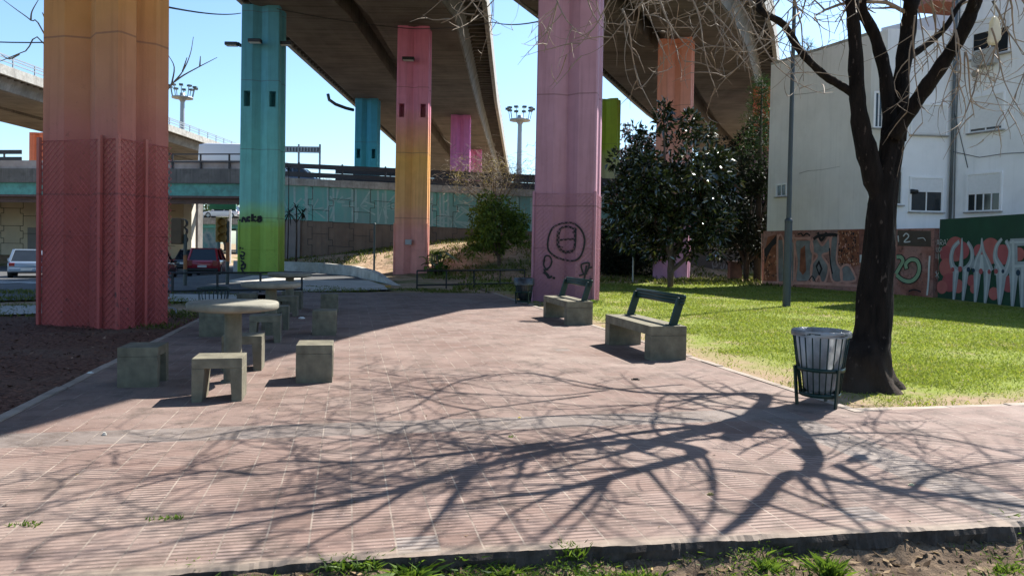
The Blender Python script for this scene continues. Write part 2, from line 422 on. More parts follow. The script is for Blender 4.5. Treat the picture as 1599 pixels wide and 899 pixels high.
n.bump(n.noise(25, 5, v), .6, .03)
lawn_l = [wp(RW+.1, SIDEB+.1), wp(RW+.1, SIDEB+4), wp(RW+.1, FARB+3), wp(RW+1, FARB+9)]
lawn_r = [wp(9, SIDEB+.1), Vector((16, 12, 0)), Vector((16.5, 22, 0)), Vector((12.5, 33.5, 0))]
sheet('lawn', lawn_l, lawn_r, 40, 60, .015, M_lawn)

# reddish chip mulch on the left
n = NT('bark_mulch'); v = n.co()
c = n.mix(n.ramp(n.noise(28, 4, v), [(.35, 0), (.7, 1)]), (.06, .032, .024), (.21, .11, .08))
c = n.mix(n.ramp(n.noise(.7, 5, v), [(.5, 0), (.7, .6)]), c, (.17, .13, .10))
M_mulch = n.fin(c, .95, spec=.1); n.bump(n.noise(34, 4, v), .9, .03)
sheet('mulch_bed', [(-16, 2), (-16, 14.5)], [wp(LW-.1, .1), wp(LW-.1, 12.5)], 40, 40, .02, M_mulch)

# road surfaces beyond
n = NT('asphalt'); v = n.co()
c = n.mix(n.ramp(n.noise(.6, 6, v), [(.3, 0), (.7, 1)]), (.055, .057, .06), (.10, .10, .10))
c = n.mix(n.ramp(n.noise(60, 2, v), [(.55, 0), (.7, .5)]), c, (.17, .17, .165))
M_asph = n.fin(c, .85, spec=.3); n.bump(n.noise(90, 3, v), .4, .01)
RL = [G(-420, 476), G(-60, 480), (-9.3, 24.3), (-6.2, 25.4), (-3.0, 27.5)]
road_l = [G(-500, 482), G(-300, 450, -.3), Vector((-42, 47, 0)), Vector((-44, 120, 0))]
road_r = [Vector((-3.0, 26.2, 0)), Vector((-7.0, 33.0, 0)), Vector((-15.6, 46.9, 0)), Vector((-22, 120, 0))]
def roadterr(x, y): return terr(x, y) if y < 47 else min(terr(-18, 47), -.5)
road_l = [G(-380, 478), (-24, 22), (-28, 27), (-33, 33), (-38, 40), (-41, 47), (-42, 52), (-44, 130)]
road_r = [G(614, 452), (-5.5, 28.5), (-7.2, 34), (-10.3, 38), (-13.0, 40.3), (-15.7, 46.8), (-16, 52), (-20, 130)]
sheet('road', road_l, road_r, 50, 80, .03, M_asph, fn=roadterr)
M_roadpaint = plain('road_marking_paint', (.62, .62, .60), .7, .25, 4, .1, dirt=(.25, .25, .25))
mb = MB()
def mark(p0, p1, w_):
    p0, p1 = Vector((*p0[:2], 0)), Vector((*p1[:2], 0)); d = (p1-p0); L = d.length; d /= L; s_ = Vector((-d.y, d.x, 0))*w_/2
    k = max(2, int(L/1.0)); V = []
    for i in range(k+1):
        p = p0+d*L*i/k
        for q in (p-s_, p+s_): V.append((q.x, q.y, roadterr(q.x, q.y)+.045))
    mb.add(V, [(2*i, 2*i+2, 2*i+3, 2*i+1) for i in range(k)])
for y in range(30, 110, 8): mark((-24-(y-30)*.06, y), (-24-(y+3-30)*.06, y+3), .14)
for y in range(28, 110, 8): mark((-30-(y-30)*.08, y), (-30-(y+3-30)*.08, y+3), .14)
mark(G(-40, 437, -.35), G(64, 430, -.35), .12); mark(G(262, 440, -.25), G(330, 437, -.25), .3)
for i in range(5): mark((-20.5+i*1.0, 27.5+i*.25), (-20.9+i*1.0, 30.5+i*.25), .45)
o = mb.build('road_markings', M_roadpaint); o['kind'] = 'structure'

# pale concrete side path at the far left, kerbs, traffic island
M_sidew = plain('sidewalk_concrete', (.40, .39, .36), .85, .2, 2, .2, dirt=(.25, .23, .2))
sheet('sidewalk', [G(-420, 505), G(-420, 494)], [G(66, 490), G(66, 476)], 20, 3, .05, M_sidew)
sheet('side_path', [G(255, 470), G(255, 459)], [G(470, 470), G(470, 460)], 20, 3, .04, M_sidew)
sheet('concrete_apron', [G(425, 456), G(436, 446), G(452, 437)], [G(606, 452), G(600, 446), G(574, 437.5)], 12, 8, .045, plain('apron_concrete', (.42, .40, .36), .85, .2, 2, .2, dirt=(.26, .24, .21)))
M_yel = plain('yellow_kerb_paint', (.42, .26, .05), .8, .3, 4, .2, dirt=(.2, .15, .09))
mb = MB()
k0, k1 = G(200, 455.5, -.14), G(610, 450, -.10)
for i in range(14):
    a, b = k0.lerp(k1, i/14), k0.lerp(k1, (i+.985)/14); mb.bar(a, b, .16, .2)
o = mb.build('kerb', M_yel); o['kind'] = 'structure'
# curved low kerb wall at the foot of the bank
kp = [P(366, 417, 40.5), P(428, 418, 40), P(500, 421, 38), P(558, 428, 34), P(588, 437, 31), P(604, 443, 29.2), P(622, 449, 27.5)]
pts = []
for i in range(len(kp)-1):
    for j in range(5): pts.append(kp[i].lerp(kp[i+1], j/5))
pts.append(kp[-1]); mb = MB(); rings = []
for i, p in enumerate(pts):
    d = (pts[min(i+1, len(pts)-1)]-pts[max(i-1, 0)]); d.z = 0; d.normalize(); s_ = Vector((-d.y, d.x, 0)); h = .36-.28*sm(18, 30, i)
    rings.append([p+s_*.13+Vector((0, 0, -.6)), p-s_*.13+Vector((0, 0, -.6)), p-s_*.11+Vector((0, 0, h)), p+s_*.11+Vector((0, 0, h))])
mb.loft(rings); o = mb.build('kerb_wall', M_kerbw, fix=True); o['kind'] = 'structure'
isl = [G(352, 440), G(395, 431), G(462, 431), G(476, 437), G(424, 443)]
mb = MB(); mb.prism([(p.x, p.y) for p in isl], -.7, .03)
o = mb.build('traffic_island', M_kerbw); o['kind'] = 'structure'

# front strip of soil: clods, leaves, weeds
n = NT('front_soil'); v = n.co()
c = n.mix(n.ramp(n.noise(6, 6, v), [(.3, 0), (.7, 1)]), (.10, .07, .05), (.27, .20, .14))
c = n.mix(n.ramp(n.noise(30, 4, v), [(.5, 0), (.7, .7)]), c, (.06, .045, .035))
M_soil = n.fin(c, .95, spec=.1); n.bump(n.noise(20, 6, v, .7), 1.0, .05)
def soilz(x, y):
    a, b = pl((x, y))
    return terr(x, y)+.012*math.sin(x*9+y*7)*math.sin(x*5.3-y*11)+.01*math.sin(x*23)*math.sin(y*29)-.05*math.exp(-((a-.36)/.1)**2-((b+.07)/.09)**2)
sheet('soil_strip', [wp(LW-1, -2.6), wp(LW-1, .02)], [wp(9, -2.6), wp(9, .02)], 260, 60, .02, M_soil, fn=soilz)

# ------------------------------------------------------------------ grasses (uncountable)
def blades(name, pts, hts, wid, mat, lean=.5):
    k = len(pts); th = nrg.uniform(0, 2*math.pi, k); lx = nrg.normal(0, lean, k)*hts; ly = nrg.normal(0, lean, k)*hts
    P0 = np.array(pts); dx, dy = np.cos(th)*wid, np.sin(th)*wid
    V = np.empty((k, 4, 3)); 
    V[:, 0] = P0-np.c_[dx, dy, np.zeros(k)]; V[:, 1] = P0+np.c_[dx, dy, np.zeros(k)]
    V[:, 2] = P0+np.c_[lx*.45+dx*.6, ly*.45+dy*.6, hts*.65]; V[:, 3] = P0+np.c_[lx, ly, hts]
    V = V.reshape(-1, 3); i = np.arange(k)*4
    return raw(name, V, np.r_[np.c_[i, i+1, i+2], np.c_[i, i+2, i+3]], mat)
M_grass = leafmat('lawn_grass', (.115, .17, .032), (.27, .315, .08), .6, .5, .15, dead=(.40, .33, .13))
vn = lambda x, y: .5+.25*math.sin(x*1.7+1.3*math.sin(y*1.1))+.25*math.sin(y*2.1+1.7*math.sin(x*.9+2))
pts = []; 
while len(pts) < 150000:
    d = 6.0*(31/6.0)**(rng.random()**1.0); x = d*rng.uniform(-.05, .80)
    a, b = pl((x, d)); da, db = (a-RW-.12)*.75, b-SIDEB-.12
    m_ = min(da, db)
    if m_ < 0 or (x > 14.2 and d < 25.5) or x > 14.4-(d-25.5)*.39 and d > 25.5: continue
    if d > 29 and x < 2.2: continue
    dens = sm(.05, 1.5, m_+(vn(x*2.3, d*2.3)-.5)*1.2)
    dens *= .22+.78*sm(.15, .55, vn(x, d))*(.45+.55*vn(x*4.1, d*3.7))*(.5+.5*vn(x*.7+5, d*.5+2))
    dens *= 1-.8*math.exp(-((x-3.76)**2+(d-7.85)**2)/.5)
    if rng.random() > dens+.03: continue
    pts.append((x, d, terr(x, d)+.01))
pa = np.array(pts); hh_ = nrg.uniform(.010, .034, len(pa))*(1+pa[:, 1]*.025)
o = blades('lawn_grass', pts, hh_, .0022+.00042*pa[:, 1], M_grass, .7)
tag(o, 'sunlit short green grass of the lawn', 'grass', kind='stuff')
# rough grass and weeds on the bank beyond the columns and under the viaduct
M_rough = leafmat('rough_grass', (.05, .075, .015), (.15, .17, .045), .6, .35, .15, dead=(.38, .30, .15))
pts = []
while len(pts) < 16000:
    x, y = rng.uniform(-15, 24), rng.uniform(24, 47)
    if x < 2.5 and y < 33 and x < -2: continue
    if y < 31 and x > 1: continue
    if x < -4 and y < 41+(-4-x)*.1: continue
    if vn(x*.6+3, y*.6) < .45 and rng.random() < .8: continue
    pts.append((x, y, terr(x, y)-.01))
o = blades('rough_grass', pts, nrg.uniform(.05, .22, len(pts)), .03, M_rough, .6)
tag(o, 'patchy dry grass growing on the earth bank below the retaining wall', 'grass', kind='stuff')
pts = []
while len(pts) < 9000:
    x = rng.uniform(-15, 1); y = rng.uniform(12, 25)
    a, b = pl((x, y))
    if a > LW-.2 and b < FARB+.1: continue
    if rng.random() > (vn(x*1.1, y*1.1+2)-.35)*1.3 or (x < -7 and y < 13.5): continue
    if y > 21 and x < -7: continue
    pts.append((x, y, terr(x, y)+.01))
o = blades('verge_grass', pts, nrg.uniform(.03, .09, len(pts)), .012, M_rough, .7)
tag(o, 'thin shaded grass on the verge round the paved path', 'grass', kind='stuff')
# ------------------------------------------------------------------ viaducts
n = NT('viaduct_concrete'); v = n.co()
c = n.mix(n.ramp(n.noise(.5, 6, v), [(.3, 0), (.7, 1)]), (.105, .09, .076), (.20, .172, .147))
c = n.mix(n.ramp(n.noise(1.0, 4, n.co((.25, 5, .25))), [(.45, 0), (.7, .5)]), c, (.04, .032, .027))
c = n.mix(n.ramp(n.noise(1.5, 5, n.co((1, .12, .6))), [(.5, 0), (.72, .6)]), c, (.17, .15, .13))
bx = n.math('FRACT', n.math('MULTIPLY', n.sep(n.tc.outputs['Object'])[1], .55))
bj = n.math('LESS_THAN', bx, .03)
c = n.mix(n.math('MULTIPLY', bj, .5), c, (.04, .03, .025))
M_deck = n.fin(c, .92, spec=.15); n.bump(n.noise(8, 6, v), .5, .04)
M_web = plain('viaduct_web', (.22, .22, .215), .9, .3, 1.2, .3, dirt=(.10, .10, .09), streak=.5)
M_rib = plain('viaduct_rib', (.11, .095, .08), .9, .3, 1.5, .3, dirt=(.05, .042, .036))

def deck(name, label, stations, zs, overhang=1.7, ribs=True, par=1.05):
    """stations: (y, xl, xr); a pair of box girders under a slab, ribbed cantilevers, parapets"""
    t = thing(name, label, 'viaduct', (0, 0, 0))
    def lo(fn, nm, mat):
        mb = MB(); mb.loft([[Vector((x, y, z)) for x, z in fn(xl, xr)] for y, xl, xr in stations]); return mb.build(nm, mat, t, fix=True)
    zt = zs+1.05
    def girder(side):
        def f(xl, xr):
            w_ = xr-xl; a, b = xl+min(overhang, w_*.13), xr-min(overhang, w_*.13); m = (a+b)/2; g = min(.5, w_*.04)
            x0, x1 = (a, m-g) if side < 0 else (m+g, b)
            return [(x0, zs), (x1, zs), (x1+.35*(side > 0), zt), (x0-.35*(side < 0), zt)]
        return f
    lo(girder(-1), 'box_girder', [M_deck]); lo(girder(1), 'box_girder', [M_deck])
    lo(lambda xl, xr: [(xl+.25, zt+.003), (xr-.25, zt+.003), (xr-.25, zt+.3), (xl+.25, zt+.3)], 'deck_slab', M_rib)
    # pale outer webs
    for sgn in (-1, 1):
        def f(xl, xr, s=sgn):
            w_ = xr-xl; o_ = min(overhang, w_*.13)
            x = (xl+o_) if s < 0 else (xr-o_)
            return [(x+s*.004, zs+.05), (x+s*.10, zs+.05), (x+s*.45, zt-.002), (x+s*.355, zt-.002)]
        lo(f, 'girder_web', M_web)
        def p(xl, xr, s=sgn):
            x = xl if s < 0 else xr
            return [(x, zt-.25), (x-s*.24, zt-.25), (x-s*.20, zt+par), (x, zt+par)]
        lo(p, 'parapet', M_conc if s_light else M_conc)
    if ribs:
        mb = MB()
        y0, y1 = stations[0][0], stations[-1][0]; yy = [s[0] for s in stations]
        k = int((y1-y0)/.75)
        for i in range(k):
            y = y0+(i+.5)*.75
            if y < 18: continue
            for s in (-1, 1):
                xl = interp(y, yy, [q[1] for q in stations]); xr = interp(y, yy, [q[2] for q in stations]); o_ = min(overhang, (xr-xl)*.13)
                xa, xb = (xr-o_+.3, xr-.24) if s > 0 else (xl+.24, xl+o_-.3)
                mb.box(((xa+xb)/2, y, zt-.08), (xb-xa, .16, .17))
        o = mb.build('cantilever_rib', M_rib, t); o['kind'] = 'stuff'
    yy = [s[0] for s in stations]
    for s in (-1, 1):
        mb = MB()
        for zz in (par+.3, par+.57, par+.75)[:2 if par > .9 else 3]:
            pp = [Vector(((q[1]+.12) if s < 0 else (q[2]-.12), q[0], zt+zz)) for q in stations]
            for a, b in zip(pp[:-1], pp[1:]): mb.bar(a, b, .06, .08)
        y = stations[0][0]
        while y < stations[-1][0]:
            x = interp(y, yy, [q[1]+.12 if s < 0 else q[2]-.12 for q in stations]); mb.box((x, y, zt+par+.36), (.08, .08, .8)); y += 2.5
        mb.build('railing', M_galv, t)
    return t
s_light = True
ZS = 12.5
def RAX(y):      # axis of the right-hand viaduct
    return interp(y, [-25, 14, 19, 23, 30, 37, 64, 105, 160], [-9.3, -1.15, -.3, .75, 2.8, 6.7, 17.2, 35.6, 60])
RH = 6.05
rst = [(y, RAX(y)-RH, RAX(y)+RH) for y in list(range(-25, 16, 8))+list(range(15, 165, 5))]
cst = []
for y in [-10, 0, 8, 16, 20, 24, 28, 32, 36, 40, 50, 60, 70, 80, 90, 100, 115, 130, 150, 175]:
    cst.append((y, -13.75, min(-1.45+.012*max(0, y-60), max(-13.2, RAX(y)-RH-.15))))
deck('central_viaduct', 'curving concrete viaduct on green and pink columns, over the middle of the photo', cst, ZS)
deck('side_viaduct', 'concrete viaduct on the salmon column, passing behind the white building', rst, ZS, 1.6)
fst = [(y, -50.5+.0*y, -37.2) for y in range(30, 230, 10)]
deck('distant_viaduct', 'far concrete viaduct with blue grey railing seen past the left of the orange column', fst, 12.6, 1.5, par=.45)

# ------------------------------------------------------------------ columns
M_net = plain('red_painted_wire', (.50, .12, .12), .7, .3, 3, 0)
def column(name, label, loc, rz, W, D, H, mat, niches=None, guard=None, vdepth=.2, fl=.3):
    """hollow pier with a V groove down every face; niches = height of the two slots; guard = height of the wire netting"""
    t = thing(name, label, 'column', loc, rz)
    base = -1.2
    def outline(W, D):
        w2, d2 = W/2, D/2; k = .04
        pts = []
        def face(L, d, rot):
            h = L/2; q = [(-h+k, -d), (-h+fl*L, -d), (0, -d+vdepth), (h-fl*L, -d), (h-k, -d)]
            cs, sn = math.cos(rot), math.sin(rot)
            return [(x*cs-y*sn, x*sn+y*cs) for x, y in q]
        return face(W, d2, 0)+face(D, w2, math.pi/2)+face(W, d2, math.pi)+face(D, w2, -math.pi/2)
    zc = [base, H]
    if niches: zc = [base, niches[0], niches[1], H]
    sc_ = lambda z: 1+.035*(1-min(1, max(0, z)/H))
    mb = MB(); ol = outline(W, D); nn = len(ol)
    rings = [[Vector((x*sc_(z), y*sc_(z), z)) for x, y in ol] for z in zc]
    for i in range(len(zc)-1):
        for j in range(nn):
            hole = niches and i == 1 and j in (0, 3)       # the two flats of the front face
            a, b = rings[i][j], rings[i][(j+1) % nn]; c_, d_ = rings[i+1][(j+1) % nn], rings[i+1][j]
            if not hole: mb.add([a, b, c_, d_], [(0, 1, 2, 3)]); continue
            l0, l1 = (.22, .82) if j == 0 else (.18, .78)
            A, B, Cc, Dd = a.lerp(b, l0), a.lerp(b, l1), d_.lerp(c_, l1), d_.lerp(c_, l0)
            mb.add([a, A, Dd, d_], [(0, 1, 2, 3)]); mb.add([B, b, c_, Cc], [(0, 1, 2, 3)])
            q = Vector((0, D*.55, 0))
            mb.add([A, B, Cc, Dd, A+q, B+q, Cc+q, Dd+q], [(0, 4, 5, 1), (1, 5, 6, 2), (2, 6, 7, 3), (3, 7, 4, 0), (4, 7, 6, 5)])
    mb.add(rings[-1], [tuple(range(nn))])
    mb.build('shaft', mat, t)
    if guard:
        h, ngap, posts = guard
        mb = MB(); g = .012; w2, d2 = W/2*1.035+g, D/2*1.035+g
        for cx, cy, L, rot in ((0, -d2, 2*w2, 0), (w2, 0, 2*d2, math.pi/2), (-w2, 0, 2*d2, -math.pi/2)):
            cs, sn = math.cos(rot), math.sin(rot)
            def q(u, z): return Vector((cx+u*cs, cy+u*sn, z))
            k = int((L+h)/ngap)
            for i in () if ngap >= .3 else range(-int(h/ngap), int(L/ngap)+1):
                u0 = -L/2+i*ngap
                for sgn in (1, -1):
                    a0, z0, a1, z1 = u0, 0.02, u0+h, h
                    if a0 < -L/2: z0 += (-L/2-a0); a0 = -L/2
                    if a1 > L/2: z1 -= (a1-L/2); a1 = L/2
                    if z1-z0 < .02: continue
                    if sgn < 0: a0, a1 = -a0, -a1
                    mb.tube([q(a0, z0), q(a1, z1)], .0045, 3, cap=False)
            for z in (.03, h*.5, h): mb.tube([q(-L/2, z), q(L/2, z)], .005, 3)
        mb.build('wire_netting', M_net if ngap < .115 else mat, t)
        for x, y in [(-w2, -d2), (w2, -d2)]+posts:
            m2 = MB(); m2.box((x*.985, y-.01, h/2), (.055, .055, h+.12)); m2.build('post', mat, t)
    return t
P_left = paint('paint_red_to_orange', [(0, (.29, .062, .056)), (2.2, (.31, .080, .072)), (3.2, (.34, .125, .10)), (4.0, (.37, .165, .095)), (5.2, (.40, .185, .062)), (9, (.42, .20, .05))], 2.6, .5)
P_teal = paint('paint_lime_to_teal', [(0, (.20, .29, .05)), (2.4, (.21, .32, .06)), (3.1, (.19, .38, .20)), (3.7, (.14, .36, .33)), (6.5, (.11, .33, .32)), (9, (.075, .25, .30)), (13, (.055, .19, .26))], 3.2, .2)
P_pinko = paint('paint_salmon_orange_pink', [(0, (.45, .20, .18)), (2.3, (.46, .21, .18)), (3.6, (.52, .28, .12)), (6.0, (.54, .29, .08)), (7.3, (.47, .21, .15)), (8.4, (.44, .17, .25)), (13, (.42, .13, .22))], 3.3, .15)
P_mauve = paint('paint_mauve', [(0, (.24, .115, .155)), (2.0, (.285, .145, .195)), (4.5, (.32, .18, .24)), (9, (.35, .195, .26))], 3.0, .25)
P_salm = paint('paint_mauve_to_salmon', [(0, (.33, .18, .28)), (4.5, (.40, .20, .24)), (7, (.46, .235, .19)), (13, (.47, .185, .125))], 3.2, .15)
P_lime = paint('paint_orange_to_lime', [(0, (.38, .19, .06)), (2.2, (.44, .27, .12)), (4.5, (.42, .34, .25)), (7.4, (.30, .30, .15)), (9, (.18, .25, .02)), (13, (.16, .23, .02))], 3.2, .15)
P_dteal = paint('paint_blue_teal', [(0, (.08, .36, .35)), (6.5, (.07, .34, .36)), (10, (.04, .22, .32)), (13, (.035, .19, .30))], 3.2, .1)
P_pink2 = paint('paint_pink', [(0, (.52, .20, .36)), (13, (.56, .17, .38))], 3.2, .1)
P_red2 = paint('paint_coral', [(0, (.66, .24, .16)), (13, (.62, .17, .09))], 3.2, .1)
P_limef = paint('paint_lime', [(0, (.34, .48, .03)), (13, (.30, .46, .02))], 3.2, .1)

lc = G(147, 508); LCOL = Vector((lc.x-.05, lc.y+.45, -.05))
column('painted_column', 'nearest big column, painted red below and orange above, with wire netting round its foot', LCOL, R(-17), 1.60, 1.08, 12.56, P_left,
       guard=(3.1, .11, [(.50, -.60), (.86, -.02)]))
tc = P(402, 432, 34.5)
TEAL = Vector((tc.x, 35.1, -.2)); column('painted_column', 'column painted lime green below and teal above beside the road', TEAL, R(2), 1.75, 1.2, 12.72, P_teal, niches=(8.0, 8.72), guard=(2.65, .3, []))
pc_ = P(640, 432, 37.3)
PINKO = Vector((pc_.x, 37.9, -.08)); column('painted_column', 'column painted salmon, orange and pink from foot to top', PINKO, R(0), 1.6, 1.2, 12.6, P_pinko, niches=(8.0, 8.68), guard=(2.6, .3, []))
mc = G(887, 471); MAUV = Vector((mc.x, mc.y+.7, -.05))
column('painted_column', 'big mauve column with a circle sprayed on it behind the benches', MAUV, R(-13), 1.62, 1.25, 12.56, P_mauve, guard=(2.95, .12, []))
sc_p = P(1052, 440, 38.6); SALM = Vector((sc_p.x, 39.2, -.2))
column('painted_column', 'column painted mauve below and salmon above behind the dark leafy tree', SALM, R(-20), 1.75, 1.2, 12.72, P_salm)
lp = P(943, 440, 55); column('painted_column', 'column turning from orange to lime green, mostly hidden by the mauve column', (lp.x, 55, 0), R(-20), 1.75, 1.2, 12.55, P_lime)
dp = P(571, 260, 55.7); column('painted_column', 'blue teal column rising behind the guard rail of the raised road', (dp.x, 56.3, 0), 0, 1.7, 1.2, 12.55, P_dteal, niches=(8.0, 8.7))
kp2 = P(718, 260, 62); column('painted_column', 'pink column with two slots beyond the raised road', (kp2.x, 62.6, 0), 0, 1.62, 1.2, 12.55, P_pink2, niches=(7.2, 7.9))
kp3 = P(741, 260, 84); column('painted_column', 'second pink column, farther back under the curving viaduct', (kp3.x, 84, 0), 0, 1.6, 1.2, 12.55, P_pink2)
fr = P(1186, 440, 50); column('painted_column', 'purple pink column in the shade beside the white building', (fr.x, 50, 0), R(-20), 1.4, 1.1, 12.55, paint('paint_purple_to_coral', [(0, (.36, .15, .30)), (7.5, (.30, .13, .22)), (8.6, (.36, .09, .05)), (13, (.36, .09, .05))]))
f1 = P(56, 240, 77); column('painted_column', 'coral column under the far viaduct at the left edge', (f1.x, 78, 0), 0, 1.9, 1.3, 12.65, P_red2)
f2 = P(275, 245, 104); column('painted_column', 'lime column far off under the left viaduct', (f2.x, 104, 0), 0, 2.3, 1.3, 12.65, P_limef)

# sprayed tags on columns: strokes of paint following the groove of the shaft
M_spray = plain('black_spray_paint', (.012, .011, .014), .7, .2, 10, .0)
M_sprayr = plain('red_spray_paint', (.35, .03, .05), .7, .2, 10, .0)
EPS = [0]
def eps(): return (EPS[0] % 70)*.00013
def ribbon(mb, pts, w0, w1=None, put=None, sub=6, mi=0):
    """flat stroke through 2D points (Catmull-Rom), 'put' maps (u,v) to 3D"""
    w1 = w0 if w1 is None else w1; EPS[0] += 1
    q = [Vector((p[0], p[1])) for p in pts]
    if len(q) > 2:
        closed = (q[0]-q[-1]).length < 1e-6; S = []
        for i in range(len(q)-1):
            p0 = q[i-1] if i else (q[-2] if closed else q[0]); p3 = q[i+2] if i+2 < len(q) else (q[1] if closed else q[-1])
            for j in range(sub):
                t = j/sub; S.append(.5*((2*q[i])+(q[i+1]-p0)*t+(2*p0-5*q[i]+4*q[i+1]-p3)*t*t+(3*q[i]-p0-3*q[i+1]+p3)*t**3))
        S.append(q[-1]); q = S
    else:
        q = [q[0].lerp(q[1], i/4) for i in range(5)]
    V = []; k = len(q)
    for i in range(k):
        d = q[min(i+1, k-1)]-q[max(i-1, 0)]
        if d.length < 1e-9: d = Vector((1, 0))
        d.normalize(); nrm = Vector((-d.y, d.x))*(w0+(w1-w0)*i/(k-1))/2
        V += [put(*(q[i]+nrm)), put(*(q[i]-nrm))]
    mb.add(V, [(2*i, 2*i+1, 2*i+3, 2*i+2) for i in range(k-1)], mi=mi)
def spray(col_loc, rz, W, D, H, strokes, mat, parent, name='spray_tag', vdepth=.2, fl=.3):
    Mw = Matrix.Translation(col_loc) @ Matrix.Rotation(rz, 4, 'Z'); Mi = Mw.inverted()
    nrm = (Mw.to_3x3() @ Vector((0, -1, 0)))
    A = Mw @ Vector((0, -D/2*1.03, 1))
    def put(u, z):
        kf = 1+.035*(1-z/H); au = abs(u)/(W*kf); dep = vdepth*kf*max(0, 1-au/(.5-fl)) if au < .5-fl else 0
        return Vector((u, -D/2*kf+dep-.035-eps(), z))
    mb = MB()
    for wd, pts in strokes:
        uv = []
        for px, py in pts:
            l = Mi @ onplane(px, py, A, nrm); uv.append((l.x, l.z))
        ribbon(mb, uv, wd, put=put)
    return mb.build(name, mat, parent)
cols = {o['label'][:18]: o for o in COL.objects if o.get('category') == 'column'}
def colby(s): return next(o for k, o in cols.items() if k.startswith(s))
Z1 = lambda pts: [(820+x/5.62, 320+y/5.62) for x, y in pts]
circ = [(365, 155), (430, 165), (490, 215), (522, 290), (515, 380), (480, 460), (420, 490), (330, 480), (260, 450), (205, 390), (205, 300), (235, 215), (290, 170), (365, 155)]
spray(MAUV, R(-13), 1.62, 1.25, 12.56, [
    (.05, Z1(circ)), (.075, Z1([(290, 230), (285, 300), (290, 370), (330, 410), (390, 410), (430, 380), (440, 300), (440, 225)])),
    (.06, Z1([(292, 250), (310, 205), (360, 188), (420, 205), (445, 215), (415, 245)])), (.05, Z1([(290, 310), (360, 300), (435, 300)])), (.04, Z1([(295, 360), (325, 375)])),
    (.045, Z1([(165, 500), (180, 450), (215, 450), (235, 490), (220, 540), (185, 560), (165, 520), (175, 480)])), (.07, Z1([(165, 575), (205, 560)])), (.08, Z1([(165, 585), (195, 610), (210, 640)])), (.06, Z1([(205, 640), (240, 625)])), (.06, Z1([(240, 640), (262, 642)])),
    (.045, Z1([(495, 525), (560, 510), (555, 560), (520, 610), (495, 525)])), (.05, Z1([(540, 530), (520, 655)])), (.045, Z1([(475, 620), (545, 600)])), (.04, Z1([(560, 555), (590, 545)])), (.06, Z1([(565, 650), (585, 655)]))], M_spray, colby('big mauve'))
spray(TEAL, R(2), 1.75, 1.2, 12.72, [
    (.09, [(371, 345), (376, 343)]), (.10, [(378, 347), (380, 340), (383, 343), (385, 347)]), (.11, [(391, 339), (387, 340), (387, 344), (391, 345)]), (.11, [(394, 334), (394, 346)]), (.09, [(399, 338), (394, 341), (399, 346)]),
    (.10, [(407, 338), (402, 339), (407, 343), (403, 346), (401, 343), (408, 339)]),
    (.06, [(374, 388), (377, 386)]), (.06, [(379, 389), (380, 387)]), (.07, [(377, 393), (382, 395), (380, 400), (376, 398), (378, 404), (382, 403)]), (.08, [(376, 407), (381, 410), (377, 415), (383, 412), (382, 419), (377, 418), (380, 424), (383, 428)])], M_spray, colby('column painted lim'))
spray(SALM, R(-20), 1.75, 1.2, 12.72, [(.05, [(1024, 406), (1029, 396), (1030, 405), (1036, 404), (1035, 399), (1038, 397)]), (.05, [(1027, 407), (1038, 406)])], M_sprayr, colby('column painted mau'))
# ------------------------------------------------------------------ raised road: bridge and retaining wall
BR0, BR1 = P(-330, 317, 52.5), P(432, 318, 47.0)
BR0.z = 3.95; BR1.z = 3.95
bd = (BR1-BR0); bd.z = 0; BL = bd.length; bd.normalize(); bn = Vector((-bd.y, bd.x, 0))   # bn points away from the camera
def bp(u, v, z): return BR0+bd*u+bn*v+Vector((0, 0, z-BR0.z))
t = thing('road_bridge', 'low road bridge with teal girder and stained concrete parapet', 'bridge', (0, 0, 0))
def bbox(mb, u0, u1, v0, v1, z0, z1, mi=None):
    mb.add([bp(u, v, z) for z in (z0, z1) for u, v in ((u0, v0), (u1, v0), (u1, v1), (u0, v1))], [(0, 3, 2, 1), (4, 5, 6, 7), (0, 1, 5, 4), (1, 2, 6, 5), (2, 3, 7, 6), (3, 0, 4, 7)], mi=mi)
mb = MB(); bbox(mb, 0, BL, .3, 10.7, 4.95, 5.4); mb.build('bridge_deck', M_concd, t)
mb = MB(); bbox(mb, 0, BL, .12, .24, 4.45, 5.2); bbox(mb, 0, BL, .05, .32, 5.2, 5.24); bbox(mb, 0, BL, 10.7, 10.85, 4.7, 5.2); mb.build('girder', M_tealsteel, t)
mb = MB(); bbox(mb, 0, BL, .06, .40, 4.30, 4.446); bbox(mb, 0, BL, .5, .62, 3.95, 4.93); bbox(mb, 0, BL, .42, .72, 4.12, 4.16)
for v_ in (3.4, 6.2, 9): bbox(mb, 0, BL, v_, v_+.3, 4.62, 4.93)
mb.build('lower_girder', M_brown, t)
mb = MB(); bbox(mb, 0, BL, -.12, .12, 5.25, 6.18); bbox(mb, 0, BL, 10.7, 10.95, 5.25, 6.1); mb.build('parapet', M_concd, t)
mb = MB(); bbox(mb, 0, BL, .14, .26, 5.6, 6.75); mb.build('side_barrier', plain('barrier_pinkish', (.42, .36, .34), .85, .25, 2, .2, dirt=(.2, .17, .16)), t)
M_rail = plain('guard_rail_dark', (.025, .023, .03), .5, .3, 5, .05)
